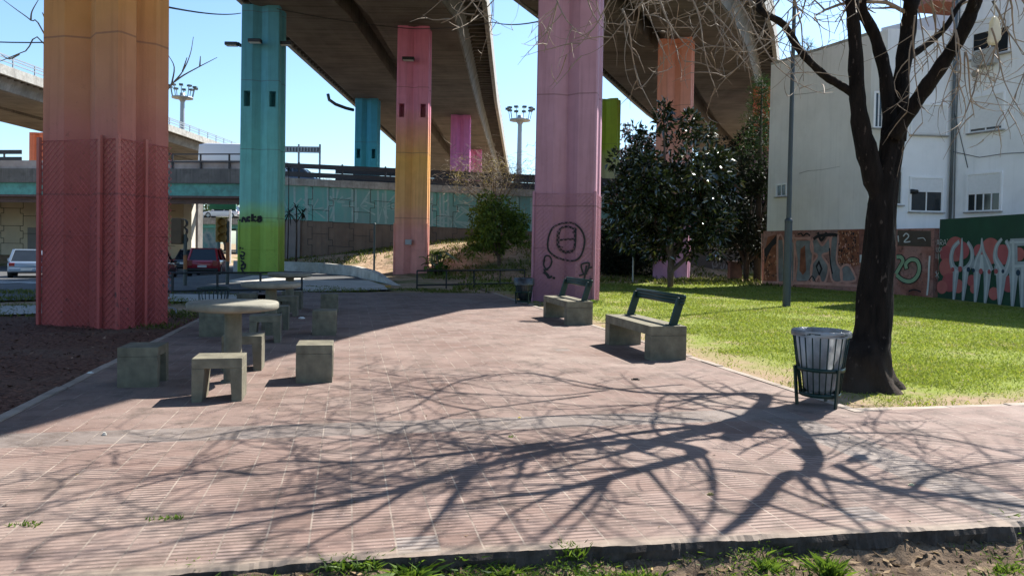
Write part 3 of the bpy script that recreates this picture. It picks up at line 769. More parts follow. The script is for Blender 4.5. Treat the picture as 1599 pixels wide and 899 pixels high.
def rail(name, label, pts, beams, post_step, h, mat=M_rail, group=None):
    t = thing(name, label, 'guard rail', (0, 0, 0), group=group)
    for z, hh in beams:
        mb = MB()
        for a, b in zip(pts[:-1], pts[1:]): mb.bar(a+Vector((0, 0, z)), b+Vector((0, 0, z)), .07, hh)
        mb.build('beam', mat, t)
    for a, b in zip(pts[:-1], pts[1:]):
        k = max(1, int((b-a).length/post_step))
        for i in range(k):
            p = a.lerp(b, (i+.5)/k); mb = MB(); mb.box(p+Vector((0, .06, h/2)), (.1, .08, h)); mb.build('post', mat, t)
    return t
rail('guard_rail', 'thin double rail along the bridge between the orange and teal columns', [bp(BL*.56, 0, 6.18), bp(BL-.3, 0, 6.18)], [(.45, .08), (.95, .08)], 1.9, 1.0, M_rail)
rail('guard_rail', 'thick dark guard rail on the bridge at the left edge', [bp(2, .2, 6.7), bp(BL*.50, .2, 6.7)], [(.15, .28), (.62, .28)], 2.4, .75)

WX0, WX1 = P(430, 380, WALLY).x, 7.0
def wtop(x): return 5.55-.030*(x-WX0)
n = NT('wall_band_paint'); v = n.co()
c = n.mix(n.ramp(n.noise(.35, 5, v), [(.3, 0), (.7, 1)]), (.17, .29, .28), (.14, .40, .35))
c = n.mix(n.ramp(n.noise(2, 5, n.co((1.5, 1.5, .2))), [(.5, 0), (.8, .4)]), c, (.33, .36, .35))
M_band = n.fin(c, .9); n.bump(n.noise(20, 4, v), .2, .02)
M_wbrown = plain('retaining_wall_concrete', (.185, .135, .10), .92, .18, 1.2, .25, dirt=(.11, .085, .065), streak=.35)
M_joint = plain('wall_joint', (.06, .055, .05), .95, .1, 5, 0)
M_pale = plain('pale_ray_paint', (.30, .44, .42), .9, .15, 3, 0)
t = thing('retaining_wall', 'long interlocking panel retaining wall, teal painted above and bare brown below', 'wall', (0, 0, 0))
def wz(x, f): return wtop(x)+f
mid = lambda x: wtop(x)-2.55
k = 24; xs_ = [WX0+(WX1-WX0)*i/k for i in range(k+1)]
mb = MB()
for hi, lo_, mi in ((lambda x: wtop(x)-.35, mid, 0), (mid, lambda x: -.9, 1)):
    mb.loft([[Vector((x, WALLY, lo_(x))), Vector((x, WALLY+.35, lo_(x))), Vector((x, WALLY+.35, hi(x))), Vector((x, WALLY, hi(x)))] for x in xs_], mi=mi)
mb.build('wall_panels', [M_band, M_wbrown], t, fix=True)
mb = MB(); mb.loft([[Vector((x, WALLY-.16, wtop(x)-.35)), Vector((x, WALLY+.5, wtop(x)-.35)), Vector((x, WALLY+.5, wtop(x)+.1)), Vector((x, WALLY-.16, wtop(x)+.1))] for x in xs_]); mb.build('coping', M_conc, t, fix=True)
mb = MB(); mb.box((WX0-.2, WALLY+5.4, 2.4), (.5, 10.6, 6.2)); mb.build('abutment', M_concd, t)
mb = MB(); mb.box((WX0+1.15, WALLY-.06, (mid(WX0)-.6)/2), (.9, .12, mid(WX0)+.6)); mb.build('pilaster', plain('pilaster_grey', (.2, .18, .17), .9, .15, 2, .2), t)
put = lambda u, z: Vector((u, WALLY-.018-eps(), z))
mb = MB(); x = WX0+2.2; i = 0
while x < WX1-.5:
    z = wtop(x)-.4; s = .14; flip = 1 if i % 2 else -1
    pts = [(x, z)]
    step = [.75, .35, .95, .35]
    j = 0
    while z > -.3:
        z2 = z-step[j % 4]*1.05; pts.append((x+(s if (j//1) % 2 else -s)*flip, z))
        pts.append((x+(s if (j//1) % 2 else -s)*flip, z2)); z = z2; j += 1
    for a, b in zip(pts[:-1], pts[1:]): ribbon(mb, [a, b], .03, put=put)
    off = .7 if i % 2 else 1.45
    zz = wtop(x)-.4-off
    while zz > -.2: ribbon(mb, [(x+.1, zz), (x+1.2, zz-.04)], .028, put=put); zz -= 1.5
    x += 1.32; i += 1
mb.build('panel_joints', M_joint, t)
mb = MB(); put2 = lambda u, z: Vector((u, WALLY-.004-eps(), z)); x = WX0+.8
while x < 4.5:
    cx, cz = x, wtop(x)-rng.uniform(1.3, 2.3)
    for q in range(9):
        th = rng.uniform(0, math.pi*2); L = rng.uniform(.5, 1.3)
        ex = cx+math.cos(th)*L; ez = min(wtop(ex)-.42, max(mid(ex)+.04, cz+math.sin(th)*L))
        ribbon(mb, [(cx+math.cos(th)*.12, cz+math.sin(th)*.05), (ex, ez)], .03, .11, put=put2)
    for q in range(2):
        ux = cx+rng.uniform(-.7, .7); ribbon(mb, [(ux, wtop(ux)-.4), (ux+.05, mid(ux)+.05)], .13, put=put2)
    x += 1.5
mb.build('painted_rays', M_pale, t)
# raised road behind the wall
mb = MB(); mb.loft([[Vector((x, WALLY+.36, -.6)), Vector((x, WALLY+15, -.6)), Vector((x, WALLY+15, wtop(x)-.15)), Vector((x, WALLY+.36, wtop(x)-.15))] for x in [WX0+.06]+xs_[1:]+[30, 60]])
o = mb.build('raised_road', M_asph, fix=True); o['kind'] = 'structure'
rp = [Vector((x, WALLY+.2, wtop(x)+.1)) for x in xs_[::3]]
rail('guard_rail', 'dark double guard rail on top of the retaining wall', rp, [(.28, .3), (.82, .3)], 2.0, 1.05)
rp = [Vector((x, WALLY+7, wtop(x)+.35)) for x in (P(524, 250, 54).x, -5, -1, 3, 8)]
rail('guard_rail', 'second guard rail farther back on the raised road, partly behind the blue teal column', rp, [(.35, .28), (.95, .28)], 2.4, 1.1)

# beige panel wall behind the bridge, left
M_beige = plain('beige_panel_wall', (.50, .42, .30), .9, .12, .8, .2, dirt=(.40, .33, .27))
YB = 59.0; xb0, xb1 = -62, P(286, 380, YB).x
t = thing('panel_wall', 'pinkish beige panel wall standing under the far side of the bridge', 'wall', (0, 0, 0))
mb = MB(); mb.box(((xb0+xb1)/2, YB+.3, 2.1), (xb1-xb0, .6, 5.6)); mb.build('wall_panels', M_beige, t)
mb = MB(); mb.box((xb1+.35, YB+.35, 2.1), (.64, .75, 5.6)); mb.build('lit_end_strip', plain('lit_strip_pale', (.62, .58, .5), .9, .1, 2, .1), t)  # pale upright strip painting in the sunlit end of the wall
mb = MB(); put3 = lambda u, z: Vector((u, YB-.006-eps(), z)); x = xb0+1; i = 0
while x < xb1-1:
    z = 4.5; flip = 1 if i % 2 else -1; j = 0; pts = [(x, z)]
    while z > .3:
        z2 = z-[.6, .4, 1.0, .4][j % 4]; sx = .12*flip*(1 if j % 2 else -1); pts += [(x+sx, z), (x+sx, z2)]; z = z2; j += 1
    for a, b in zip(pts[:-1], pts[1:]): ribbon(mb, [a, b], .05, put=put3)
    zz = 3.9 if i % 2 else 3.3
    while zz > .4: ribbon(mb, [(x+.1, zz), (x+1.45, zz)], .04, put=put3); zz -= 1.4
    x += 1.55; i += 1
mb.build('panel_joints', M_joint, t)
a, b = P(43, 355, YB), P(64, 395, YB); mb = MB(); mb.add([put3(a.x, .3), put3(b.x+1.4, .3), put3(b.x+1.4, a.z), put3(a.x, a.z)], [(0, 1, 2, 3)]); mb.build('grey_patch', plain('grey_repaint', (.2, .19, .18), .9, .1, 2, .1), t)

# second bridge far behind
Y2 = 92
t = thing('road_bridge', 'farther concrete bridge with a teal girder seen through the first bridge', 'bridge', (0, 0, 0))
x0, x1 = P(283, 350, Y2).x, P(420, 350, Y2).x+14
zt2, zm2, zb2 = P(330, 340, Y2).z, P(330, 350, Y2).z, P(330, 356, Y2).z
mb = MB(); mb.box(((x0+x1)/2, Y2+14, (zt2+zm2)/2), (x1-x0, 28, zt2-zm2)); mb.build('parapet', M_conc, t)  # block stretched far back as an added roof to darken the underpass
mb = MB(); mb.box(((x0+x1)/2, Y2+14.2, (zb2+zm2)/2), (x1-x0, 27.6, zm2-zb2-.006)); mb.build('girder', M_tealsteel, t)  # also stretched back to keep light out of the underpass
mb = MB()
n = NT('mural_underpass'); v = n.co(); c = n.ramp(n.noise(.7, 5, v), [(.3, (.06, .16, .20)), (.45, (.25, .33, .34)), (.55, (.10, .28, .28)), (.7, (.32, .30, .32))]); M_under = n.fin(c, .9)
xw = P(330, 370, Y2).x
mb.box((x0+1.5, Y2+1.2, zb2/2-.3), (5.5, 1.0, zb2+.55)); mb.box((xw+3, Y2+16, zb2/2-.3), (.6, 30, zb2+.6)); mb.box((xw+6, Y2+20, zb2/2-.3), (10, .5, zb2+.6))
mb.build('underpass_wall', M_under, t)
mb = MB(); mb.box((x1-6, Y2+1, zb2/2-.4), (9, .6, zb2+.4)); mb.build('blue_panel', plain('blue_panel', (.02, .03, .09), .8, .2, 2, 0), t)
pr = P(302, 330, 78); mb = MB(); mb.box((pr.x, 78, 2.6), (1.5, 1.2, 6.6)); o = mb.build('bridge_pier', M_concd); tag(o, 'dark square pier seen under the bridge beside the beige wall', 'pier')

# ------------------------------------------------------------------ vehicles
def ring_rr(w_, z0, z1, y, k=.12, n=5):
    """rounded-rectangle cross-section in the x-z plane"""
    k = min(k, w_*.9, (z1-z0)*.49); pts = []
    for cx, cz, a0 in ((w_-k, z0+k*.6, -90), (w_-k, z1-k, 0), (-w_+k, z1-k, 90), (-w_+k, z0+k*.6, 180)):
        kk = k*.6 if cz == z0+k*.6 else k
        for i in range(n):
            th = R(a0+90*i/(n-1)); pts.append(Vector((cx+math.cos(th)*k, y, cz+math.sin(th)*kk)))
    return pts
def car(name, label, cat, loc, rz, L, W, H, paintm, style='hatch', group=None):
    """built heading +Y, rear at -L/2"""
    t = thing(name, label, cat, loc, rz, group)
    h, w_ = L/2, W/2; bl = H*.60; gc = H*.14
    if style == 'van': prof = [(-h, .45, .80, .98), (-h+.1, gc+.1, H-.1, .99), (-h+.6, gc, H, 1), (h-1.9, gc, H, 1), (h-1.3, gc, H*.86, .98), (h-.95, gc, H*.56, .97), (h-.2, gc+.02, H*.46, .94), (h, .4, H*.38, .86)]
    else: prof = [(-h, .42, bl*.86, .88), (-h+.08, gc+.14, bl*.97, .95), (-h+.5, gc+.04, bl, 1), (-.2, gc, bl*.99, 1), (h-1.3, gc, bl*.95, 1), (h-.5, gc+.03, bl*.84, .96), (h-.1, gc+.12, bl*.74, .9), (h, .40, bl*.60, .82)]
    mb = MB(); mb.loft([ring_rr(w_*k, z0, z1, y, .14) for y, z0, z1, k in prof], smooth=True); mb.build('body', paintm, t, fix=True)
    if style != 'van':
        rb = -h+(.18 if style != 'saloon' else .95); rt = rb+(.55 if style == 'hatch' else .32 if style == 'suv' else .7)
        f1_, f2_ = h-1.15, h-2.0
        cab = [(rb, bl-.04, .86), (rt, H-.05, .70), (rt+.35, H, .69), ((rt+f2_)/2+.1, H, .70), (f2_, H-.06, .70), (f1_, bl-.06, .86)]
        V = []
        for y, z, k in cab: V += [Vector((-w_*k, y, z)), Vector((w_*k, y, z))]
        B_ = [Vector((-w_*.9, rb, bl-.08)), Vector((w_*.9, rb, bl-.08)), Vector((w_*.9, f1_, bl-.1)), Vector((-w_*.9, f1_, bl-.1))]
        mb = MB(); nn = len(cab); mb.add(V, [(2*i, 2*i+1, 2*i+3, 2*i+2) for i in range(nn-1)]+[tuple(range(0, 2*nn, 2)), tuple(range(2*nn-1, 0, -2))], mi=0)
        o = mb.build('windows', M_glassd, t, fix=True)
        # roof skin and pillars in body colour, 6 mm proud of the glass
        mb = MB()
        for i in (1, 2, 3):
            a, b = cab[i], cab[i+1]
            mb.add([Vector((-w_*a[2]*.99, a[0], a[1]+.012)), Vector((w_*a[2]*.99, a[0], a[1]+.012)), Vector((w_*b[2]*.99, b[0], b[1]+.012)), Vector((-w_*b[2]*.99, b[0], b[1]+.012))], [(0, 1, 2, 3)])
        for s in (-1, 1):
            for (ya, za, ka), (yb, zb_, kb) in (((rb, bl-.04, .87), (rt, H-.03, .71)), ((f1_, bl-.06, .87), (f2_, H-.05, .71)), (((rb+f1_)/2, bl-.03, .89), ((rt+f2_)/2, H-.02, .71))):
                mb.bar((s*w_*ka, ya, za), (s*w_*kb, yb, zb_), .10, .07)
            mb.bar((s*w_*.70, rt, H-.02), (s*w_*.70, f2_, H-.04), .08, .08)
        mb.build('roof', paintm, t)
    else:
        mb = MB()
        for s in (-1, 1): mb.add([(s*(w_+.006), h-2.2, H*.58), (s*(w_+.006), h-1.42, H*.55), (s*(w_+.006), h-1.62, H*.84), (s*(w_+.006), h-2.2, H*.86)], [(0, 1, 2, 3)])
        mb.add([(-w_*.85, h-.93, H*.58), (w_*.85, h-.93, H*.58), (w_*.8, h-1.27, H*.85), (-w_*.8, h-1.27, H*.85)], [(0, 1, 2, 3)])
        mb.build('windows', M_glassd, t)
    wr = .31 if style in ('hatch', 'saloon') else .36
    for sx in (-1, 1):
        for y in (-h+.78, h-.85):
            mb = MB(); M_ = Matrix.Rotation(math.pi/2, 4, 'Y')
            def lat(prof, n=20):
                V = []; F_ = []
                for i, (r, x) in enumerate(prof):
                    for j in range(n): th = 2*math.pi*j/n; V.append(Vector((sx*x, y+r*math.cos(th), wr+r*math.sin(th))))
                for i in range(len(prof)-1):
                    for j in range(n): F_.append((i*n+j, i*n+(j+1) % n, (i+1)*n+(j+1) % n, (i+1)*n+j))
                return V, F_+[tuple(range((len(prof)-1)*n, len(prof)*n))]
            V, F_ = lat([(wr*.6, w_-.22), (wr, w_-.2), (wr, w_-.03), (wr*.92, w_+.01), (wr*.66, w_+.012)]); mb.add(V, F_, True); wh = mb.build('wheel', M_tyre, t, fix=True)
            mb = MB(); V, F_ = lat([(wr*.66, w_), (wr*.62, w_+.02), (wr*.2, w_+.016)], 14); mb.add(V, F_); mb.build('rim', M_rim, wh, fix=True)
        mb = MB(); mb.box((sx*w_*.74, -h+.05, bl*.80), (w_*.30, .12, H*.12 if style == 'hatch' else H*.2)); mb.build('tail_light', M_lampgl, t, bevel=.02)
        mb = MB(); mb.box((sx*w_*.68, h-.12, bl*.62), (w_*.34, .14, .14)); mb.build('headlight', M_alu, t, bevel=.02)
        mb = MB(); mb.box((sx*(w_+.09), h-1.55, bl+.02), (.18, .12, .13)); mb.build('mirror', paintm, t, bevel=.03)
    mb = MB(); mb.box((0, -h-.02, .42), (W*.93, .16, .2)); mb.build('bumper', paintm if style == 'hatch' else M_black, t, bevel=.05)
    mb = MB(); mb.box((0, -h-.105, .46 if style == 'hatch' else .62), (.48, .014, .12)); mb.build('number_plate', M_plate, t)
    return t
def carpaint(nm, c, metal=.0):
    n = NT(nm); n.b.inputs['Coat Weight'].default_value = .7; n.b.inputs['Coat Roughness'].default_value = .06
    return n.fin(n.mix(n.noise(4, 3), sc3(c, .92), c), .35, metal)
CP_silver = carpaint('silver_car_paint', (.20, .26, .34), .3); CP_red = carpaint('dark_red_car_paint', (.40, .022, .034))
CP_dark = carpaint('charcoal_car_paint', (.02, .022, .026)); CP_whitec = carpaint('white_car_paint', (.72, .73, .75)); CP_blueg = carpaint('blue_grey_car_paint', (.13, .17, .22))
def rz_at(px, d, z=None): p = P(px, 400, d); return Vector((p.x, d, roadterr(p.x, d)+.035 if z is None else z))
car('car', 'silver hatchback seen from behind on the road at the left edge', 'car', rz_at(47, 38), R(29), 3.9, 1.66, 1.42, CP_silver)
car('car', 'dark red station wagon on the road between two posts', 'car', rz_at(326, 43.5), R(14), 4.5, 1.78, 1.62, CP_red, 'suv')
car('car', 'charcoal car half hidden to the left of the red wagon', 'car', rz_at(301, 49), R(10), 4.3, 1.75, 1.48, CP_dark, 'saloon')
car('car', 'black car almost wholly hidden behind the nearest column', 'car', rz_at(240, 39.5), R(14), 4.3, 1.75, 1.45, CP_dark, 'hatch')
car('car', 'white wagon crossing the farther bridge', 'car', P(347, 341, 94.5), R(90), 4.6, 1.8, 1.6, CP_whitec, 'suv')
car('car', 'dark low car on the farther bridge beside the square pier', 'car', P(305, 342, 95), R(90), 4.2, 1.8, 1.3, CP_dark, 'saloon')
p = P(386, 262, 51.5); car('delivery_van', 'white delivery van on the bridge, its middle hidden by the teal column', 'van', (p.x, bp(0, 0, 0).y*0+51.0, 5.42), R(-90), 5.7, 2.0, 2.75, CP_whitec, 'van')
p = P(452, 260, 55); car('car', 'blue grey car on the raised road behind the white van', 'car', (p.x+.6, 56.5, wtop(p.x)-.12), R(-90), 4.3, 1.75, 1.75, CP_blueg, 'hatch')

# ------------------------------------------------------------------ apartment building and the mural walls
A0_, A1_ = G(1190, 443.5), G(1456, 463)
wd = (A1_-A0_).normalized(); WLn = (A1_-A0_).length; wn_ = Vector((wd.y, -wd.x, 0))
if wn_.dot(Vector((0, 0, 0))-A0_) < 0: wn_ = -wn_
def wput(off): return lambda u, z: A0_+wd*u+Vector((0, 0, z))+wn_*(off*2.2+eps())
def wuv(px, py):
    q = onplane(px, py, A0_, wn_)-A0_; return q.dot(wd), q.z
zlow = wuv(1330, 358)[1]
def slab(mb, A, B, z0, z1, th, nrm, mi=None):      # upright slab, front face on A-B, thickness away from nrm
    A, B = Vector(A), Vector(B); q = -nrm*th
    V = [A, B, B+q, A+q]; mb.add([Vector((v.x, v.y, z0)) for v in V]+[Vector((v.x, v.y, z1)) for v in V], [(0, 3, 2, 1), (4, 5, 6, 7), (0, 1, 5, 4), (1, 2, 6, 5), (2, 3, 7, 6), (3, 0, 4, 7)], mi=mi)
t = thing('mural_wall', 'low wall covered in faded orange and grey lettering below the plain end wall', 'wall', (0, 0, 0))
n = NT('mural_ground'); v = n.co()
c = n.ramp(n.noise(.9, 5, v), [(.3, (.16, .055, .035)), (.45, (.30, .13, .10)), (.55, (.36, .19, .16)), (.7, (.20, .13, .11))])
c = n.mix(n.ramp(n.noise(7, 6, v, .7), [(.52, 0), (.68, .8)]), c, (.07, .04, .035))
M_mural = n.fin(c, .9); n.bump(n.noise(15, 5, v), .2, .02)
M_mdark = plain('mural_brown', (.085, .065, .05), .9, .3, 2, .2, dirt=(.05, .035, .03))
split = wuv(1345, 400)[0]
mb = MB(); slab(mb, A0_, A0_+wd*split, -.4, zlow, .25, wn_, 0); slab(mb, A0_+wd*split, A1_, -.4, zlow-.02, .25, wn_, 0)
mb.build('wall', M_mural, t)
def poly(mb, pts, off, mi=0):
    EPS[0] += 1; f = wput(off); V = [f(*wuv(px, py)) for px, py in pts]; mb.add(V, [tuple(range(len(V)))], mi=mi)
def strokes(mb, lst, off, mi=0):
    f = wput(off)
    for wd_, pts in lst: ribbon(mb, [wuv(*p) for p in pts], wd_*1.3, put=f, mi=mi)
Z2 = lambda pts: [(1180+x/5.71, 340+y/5.71) for x, y in pts]
MG = plain('mural_grey', (.22, .23, .23), .9, .35, 2.5, .1, dirt=(.11, .10, .10)); MP = plain('mural_pink', (.52, .28, .23), .9, .25, 3, .1); MK = plain('mural_black', (.02, .018, .02), .9, .2, 3, .1)
MO = plain('mural_orange', (.24, .085, .045), .9, .4, 4, .1); MGr = plain('mural_pale_green', (.24, .36, .22), .9, .2, 3, .1); MWh = plain('mural_white', (.55, .57, .56), .9, .15, 3, .1); MLo = plain('mural_light_orange', (.52, .27, .16), .9, .3, 4, .1)
mb = MB()
poly(mb, Z2([(110, 170), (190, 150), (190, 570), (75, 570), (80, 300)]), .006, 3)
poly(mb, Z2([(80, 280), (190, 152), (186, 230), (150, 260), (110, 340), (85, 420)]), .010, 2)
poly(mb, Z2([(735, 112), (925, 112), (925, 420), (880, 430), (735, 400)]), .006, 3)
poly(mb, Z2([(1268, 112), (1565, 118), (1565, 258), (1268, 250)]), .006, 5)
GP = [[(200, 200), (250, 195), (255, 560), (205, 570)], [(360, 205), (500, 205), (510, 400), (480, 560), (365, 565), (375, 400)], [(500, 215), (550, 180), (600, 245), (660, 175), (665, 300), (600, 335), (655, 430), (630, 560), (590, 575), (570, 520), (530, 575), (505, 560), (500, 430), (555, 340), (505, 300)],
      [(680, 175), (740, 165), (728, 380), (770, 470), (765, 570), (690, 560), (668, 420)], [(770, 450), (830, 420), (885, 500), (890, 560), (780, 565)], [(322, 205), (350, 240), (345, 560), (322, 565)]]
for g in GP: poly(mb, Z2(g), .009, 0)
poly(mb, Z2([(405, 280), (445, 245), (455, 470), (425, 510), (395, 470)]), .013, 3)
poly(mb, Z2([(538, 430), (570, 375), (602, 455), (572, 525)]), .013, 2); poly(mb, Z2([(555, 440), (570, 412), (585, 455), (572, 490)]), .016, 0)
for g in GP: strokes(mb, [(.07, Z2(g+[g[0]]))], .014, 1)
strokes(mb, [(.05, Z2([(60, 140), (58, 560)])), (.09, Z2([(60, 575), (500, 585), (940, 605)])), (.08, Z2([(345, 150), (360, 185), (500, 180)])), (.07, Z2([(200, 150), (200, 570)]))], .012, 1)
strokes(mb, [(.05, Z2([(380, 150), (410, 140), (430, 160), (460, 140), (490, 160)])), (.09, Z2([(560, 130), (590, 200), (640, 130)])), (.10, Z2([(520, 190), (580, 160), (700, 150), (735, 160)])), (.05, Z2([(665, 270), (672, 400), (690, 500)])), (.04, Z2([(480, 560), (510, 520), (540, 570)])), (.04, Z2([(1370, 655), (1420, 640), (1480, 660)]))], .015, 2)
for i in range(150):
    x, y = rng.uniform(740, 920), rng.uniform(118, 420)
    if i > 110: x, y = rng.uniform(90, 190), rng.uniform(300, 560)
    strokes(mb, [(rng.uniform(.02, .05), Z2([(x, y), (x+rng.uniform(-10, 10), y+rng.uniform(8, 24))]))], .010+.00004*i, rng.choice([1, 2, 2, 6, 6, 3]))
strokes(mb, [(.035, Z2([(1322, 165), (1345, 140), (1368, 155), (1365, 175), (1330, 215), (1385, 212)])), (.035, Z2([(1275, 160), (1280, 215)])), (.02, Z2([(1450, 185), (1500, 180), (1520, 205)]))], .012, 4)
strokes(mb, [(.15, Z2([(1262, 350), (1300, 350), (1318, 385), (1290, 440), (1255, 500)])), (.15, Z2([(1352, 460), (1345, 410), (1390, 372), (1445, 385), (1465, 450), (1445, 520), (1390, 565), (1320, 555), (1262, 510)]))], .010, 2)
strokes(mb, [(.10, Z2([(1262, 350), (1300, 350), (1318, 385), (1290, 440), (1255, 500)])), (.10, Z2([(1352, 455), (1345, 410), (1390, 372), (1445, 385), (1465, 450), (1445, 520), (1390, 565), (1320, 555), (1262, 510)]))], .013, 7)
strokes(mb, [(.05, Z2([(1560, 340), (1552, 450), (1548, 560), (1535, 690)]))], .016, 4)
strokes(mb, [(.10, Z2([(945, 330), (945, 400)]))], .012, 4)
mb.build('painted_lettering', [MG, MP, MK, MO, MWh, M_mdark, MLo, MGr], t)

# green wall with scissor-like letters
B0_, B1_ = A1_+Vector((.12, -.1, 0)), G(1640, 483); gd = (B1_-B0_).normalized(); B2_ = B0_+gd*9
gn = Vector((gd.y, -gd.x, 0))
if gn.dot(-B0_) < 0: gn = -gn
def guv(px, py): q = onplane(px, py, B0_, gn)-B0_; return q.dot(gd), q.z
def gput(off): return lambda u, z: B0_+gd*u+Vector((0, 0, z))+gn*(off*2.2+eps())
t = thing('mural_wall', 'dark green wall painted with grey scissor shaped letters on pink blobs', 'wall', (0, 0, 0))
zg = guv(1500, 340.5)[1]
mb = MB(); slab(mb, B0_, B2_, -.4, zg, .25, gn); mb.build('wall', plain('green_wall_paint', (.015, .07, .04), .8, .2, 1.5, .15, dirt=(.02, .05, .04)), t)
Z3 = lambda pts: [(1440+x/6.918, 360+y/6.918) for x, y in pts]
mb = MB(); layer = [0]
def gpoly(pts, mi, off):
    EPS[0] += 1; f = gput(off); V = [f(*guv(*p)) for p in Z3(pts)]; mb.add(V, [tuple(range(len(V)))], mi=mi)
def gst(w0, w1, pts, mi, off): ribbon(mb, [guv(*p) for p in Z3(pts)], w0, w1, put=gput(off), mi=mi)
for i, (x, y, r) in enumerate([(365, 200, 112), (265, 250, 72), (270, 400, 85), (300, 560, 85), (220, 610, 60), (440, 215, 80), (395, 600, 62), (540, 540, 52), (565, 630, 42), (620, 220, 60), (750, 220, 118), (880, 260, 92), (782, 680, 58), (940, 575, 75), (1055, 255, 62)]):
    gpoly([(x+r*.95*math.cos(q*math.pi/14), y+r*1.2*math.sin(q*math.pi/14)) for q in range(28)], i % 2, .004+.0004*i)
k_ = 6.918*1150/23.0/1.5                         # zoom pixels per metre at the wall
def L_(base, hl, wz_):      # letter stroke with a lighter centre line
    gst(wz_[0]/k_, wz_[1]/k_, base, 2, .012); gst(wz_[0]/k_*.3, wz_[1]/k_*.3, base, 3, .016)
for b_, w_ in [([(410, 118), (345, 190), (322, 300), (345, 400), (395, 450)], (34, 70)), ([(500, 125), (545, 210), (545, 320), (505, 400), (460, 440)], (30, 70)), ([(440, 80), (436, 240), (425, 420)], (12, 60)),
               ([(375, 420), (360, 600), (348, 755)], (80, 26)), ([(480, 420), (465, 600), (448, 762)], (80, 26)),
               ([(655, 82), (645, 200), (600, 310), (570, 420)], (14, 60)), ([(655, 82), (672, 220), (715, 330), (755, 440)], (14, 60)), ([(655, 260), (655, 440)], (60, 190)), ([(605, 440), (595, 620), (580, 778)], (90, 26)), ([(715, 430), (705, 620), (688, 785)], (90, 26)),
               ([(872, 88), (815, 170), (800, 290), (845, 390), (870, 440)], (22, 80)), ([(915, 108), (962, 210), (950, 340), (915, 440), (880, 470)], (30, 70)), ([(865, 440), (855, 640), (845, 802)], (120, 28)), ([(820, 380), (818, 480)], (60, 50)),
               ([(995, 105), (998, 300), (1000, 470)], (78, 78)), ([(960, 128), (1160, 122)], (50, 50)), ([(1000, 385), (1160, 380)], (60, 60)), ([(1000, 440), (995, 620), (985, 820)], (95, 28)), ([(1100, 400), (1095, 620), (1090, 830)], (95, 30))]: L_(b_, 0, w_)
for x, y, r, mi in [(425, 415, 22, 1), (345, 420, 18, 1), (515, 420, 20, 4), (650, 440, 22, 1), (740, 445, 18, 1), (570, 430, 16, 4), (815, 440, 20, 1), (890, 440, 16, 4), (1055, 455, 24, 4)]:  # rose and dark blue dots for the holes in the letters
    gpoly([(x+r*math.cos(q*math.pi/8), y+r*1.4*math.sin(q*math.pi/8)) for q in range(16)], mi, .020)
for pts in [[(135, 165), (135, 100), (160, 108), (158, 128), (137, 132)], [(168, 162), (182, 100), (196, 162)], [(172, 140), (192, 140)], [(205, 160), (206, 100), (228, 108), (226, 128), (208, 132), (232, 160)], [(240, 158), (255, 98), (272, 156)], [(246, 138), (266, 138)], [(280, 92), (290, 100)],
            [(135, 180), (134, 232)], [(152, 180), (152, 230)], [(135, 206), (152, 205)], [(165, 180), (165, 230)], [(182, 178), (182, 222), (172, 232)], [(200, 180), (192, 205), (200, 230), (210, 205), (200, 180)], [(222, 178), (222, 215)], [(130, 300), (132, 248), (146, 270), (158, 246), (160, 300)], [(172, 300), (172, 250)], [(186, 310), (190, 250)], [(205, 300), (208, 256)],
            [(168, 430), (172, 520)], [(150, 440), (195, 510)], [(192, 455), (152, 500)]]: gst(.022, .022, pts, 5, .014)
gst(.06, .04, [(78, 268), (85, 400), (68, 540), (66, 690)], 5, .014)
mb.build('painted_letters', [plain('blob_pink', (.46, .14, .13), .85, .15, 2, .1), plain('blob_rose', (.40, .10, .11), .85, .15, 2, .1), plain('letter_grey', (.36, .42, .46), .85, .15, 3, .1), plain('letter_pale', (.52, .58, .61), .85, .1, 3, .1), plain('letter_dark_blue', (.02, .05, .09), .85, .1, 3, .1), MWh], t)

# the building itself
t = thing('apartment_building', 'white apartment block with a blank end wall and roller shutters, behind the bare tree', 'building', (0, 0, 0))
HT = 9.75
U1 = wuv(1355, 300)[0]; L0 = A0_+wd*wuv(1199, 300)[0]; L1 = A0_+wd*U1
P2 = L1+wd*.7
def at_px(px, A, d): # intersect the vertical pixel plane with a ground line
    r = ray(px, 390); m = Vector((-r.y, r.x)); A = Vector(A); tt = -(A.x*m.x+A.y*m.y)/(d.x*m.x+d.y*m.y); return A+d*tt
bdir = Vector((1, .09, 0)).normalized(); P3 = at_px(1480, P2, bdir); cdir = Vector((.45, -.9, 0)).normalized(); P4 = P3+cdir*8.5
inn = Vector((8, 6, 0))
def side(mat, name, A, B, z0, z1, nrm, th=.25):
    mb = MB(); slab(mb, A, B, z0, z1, th, nrm); return mb.build(name, mat, t)
def facing(d):
    q = Vector((d.y, -d.x, 0)); return q if q.dot(-A0_) > 0 else -q
nA, nB, nC = wn_, facing(bdir), facing(cdir)
side(M_party, 'end_wall', L0, L1, zlow+.004, HT, nA)
mb = MB(); EPS[0] = 0
for cr in ([(1248, 271), (1262, 267), (1275, 266), (1290, 264), (1312, 260)], [(1240, 148), (1262, 146), (1290, 141), (1310, 133)]): ribbon(mb, [wuv(*p) for p in cr], .03, .012, put=lambda u, z: A0_+wd*u+Vector((0, 0, z))+wn_*.003)
mb.build('wall_crack', plain('crack_grey', (.30, .28, .26), .95, .2, 5, 0), t)
mb = MB(); slab(mb, L0-wd*.02, L1+wd*.02, HT+.003, HT+.12, .35, nA); mb.build('coping', M_conc, t)
slab_w = MB(); slab(slab_w, L1+wd*.003, P2, zlow-.02, HT, .25, nA); slab_w.build('side_wall', M_white, t)
side(M_white, 'courtyard_wall', P2-bdir*.0, P3, zlow-.3, HT+.02, nB)
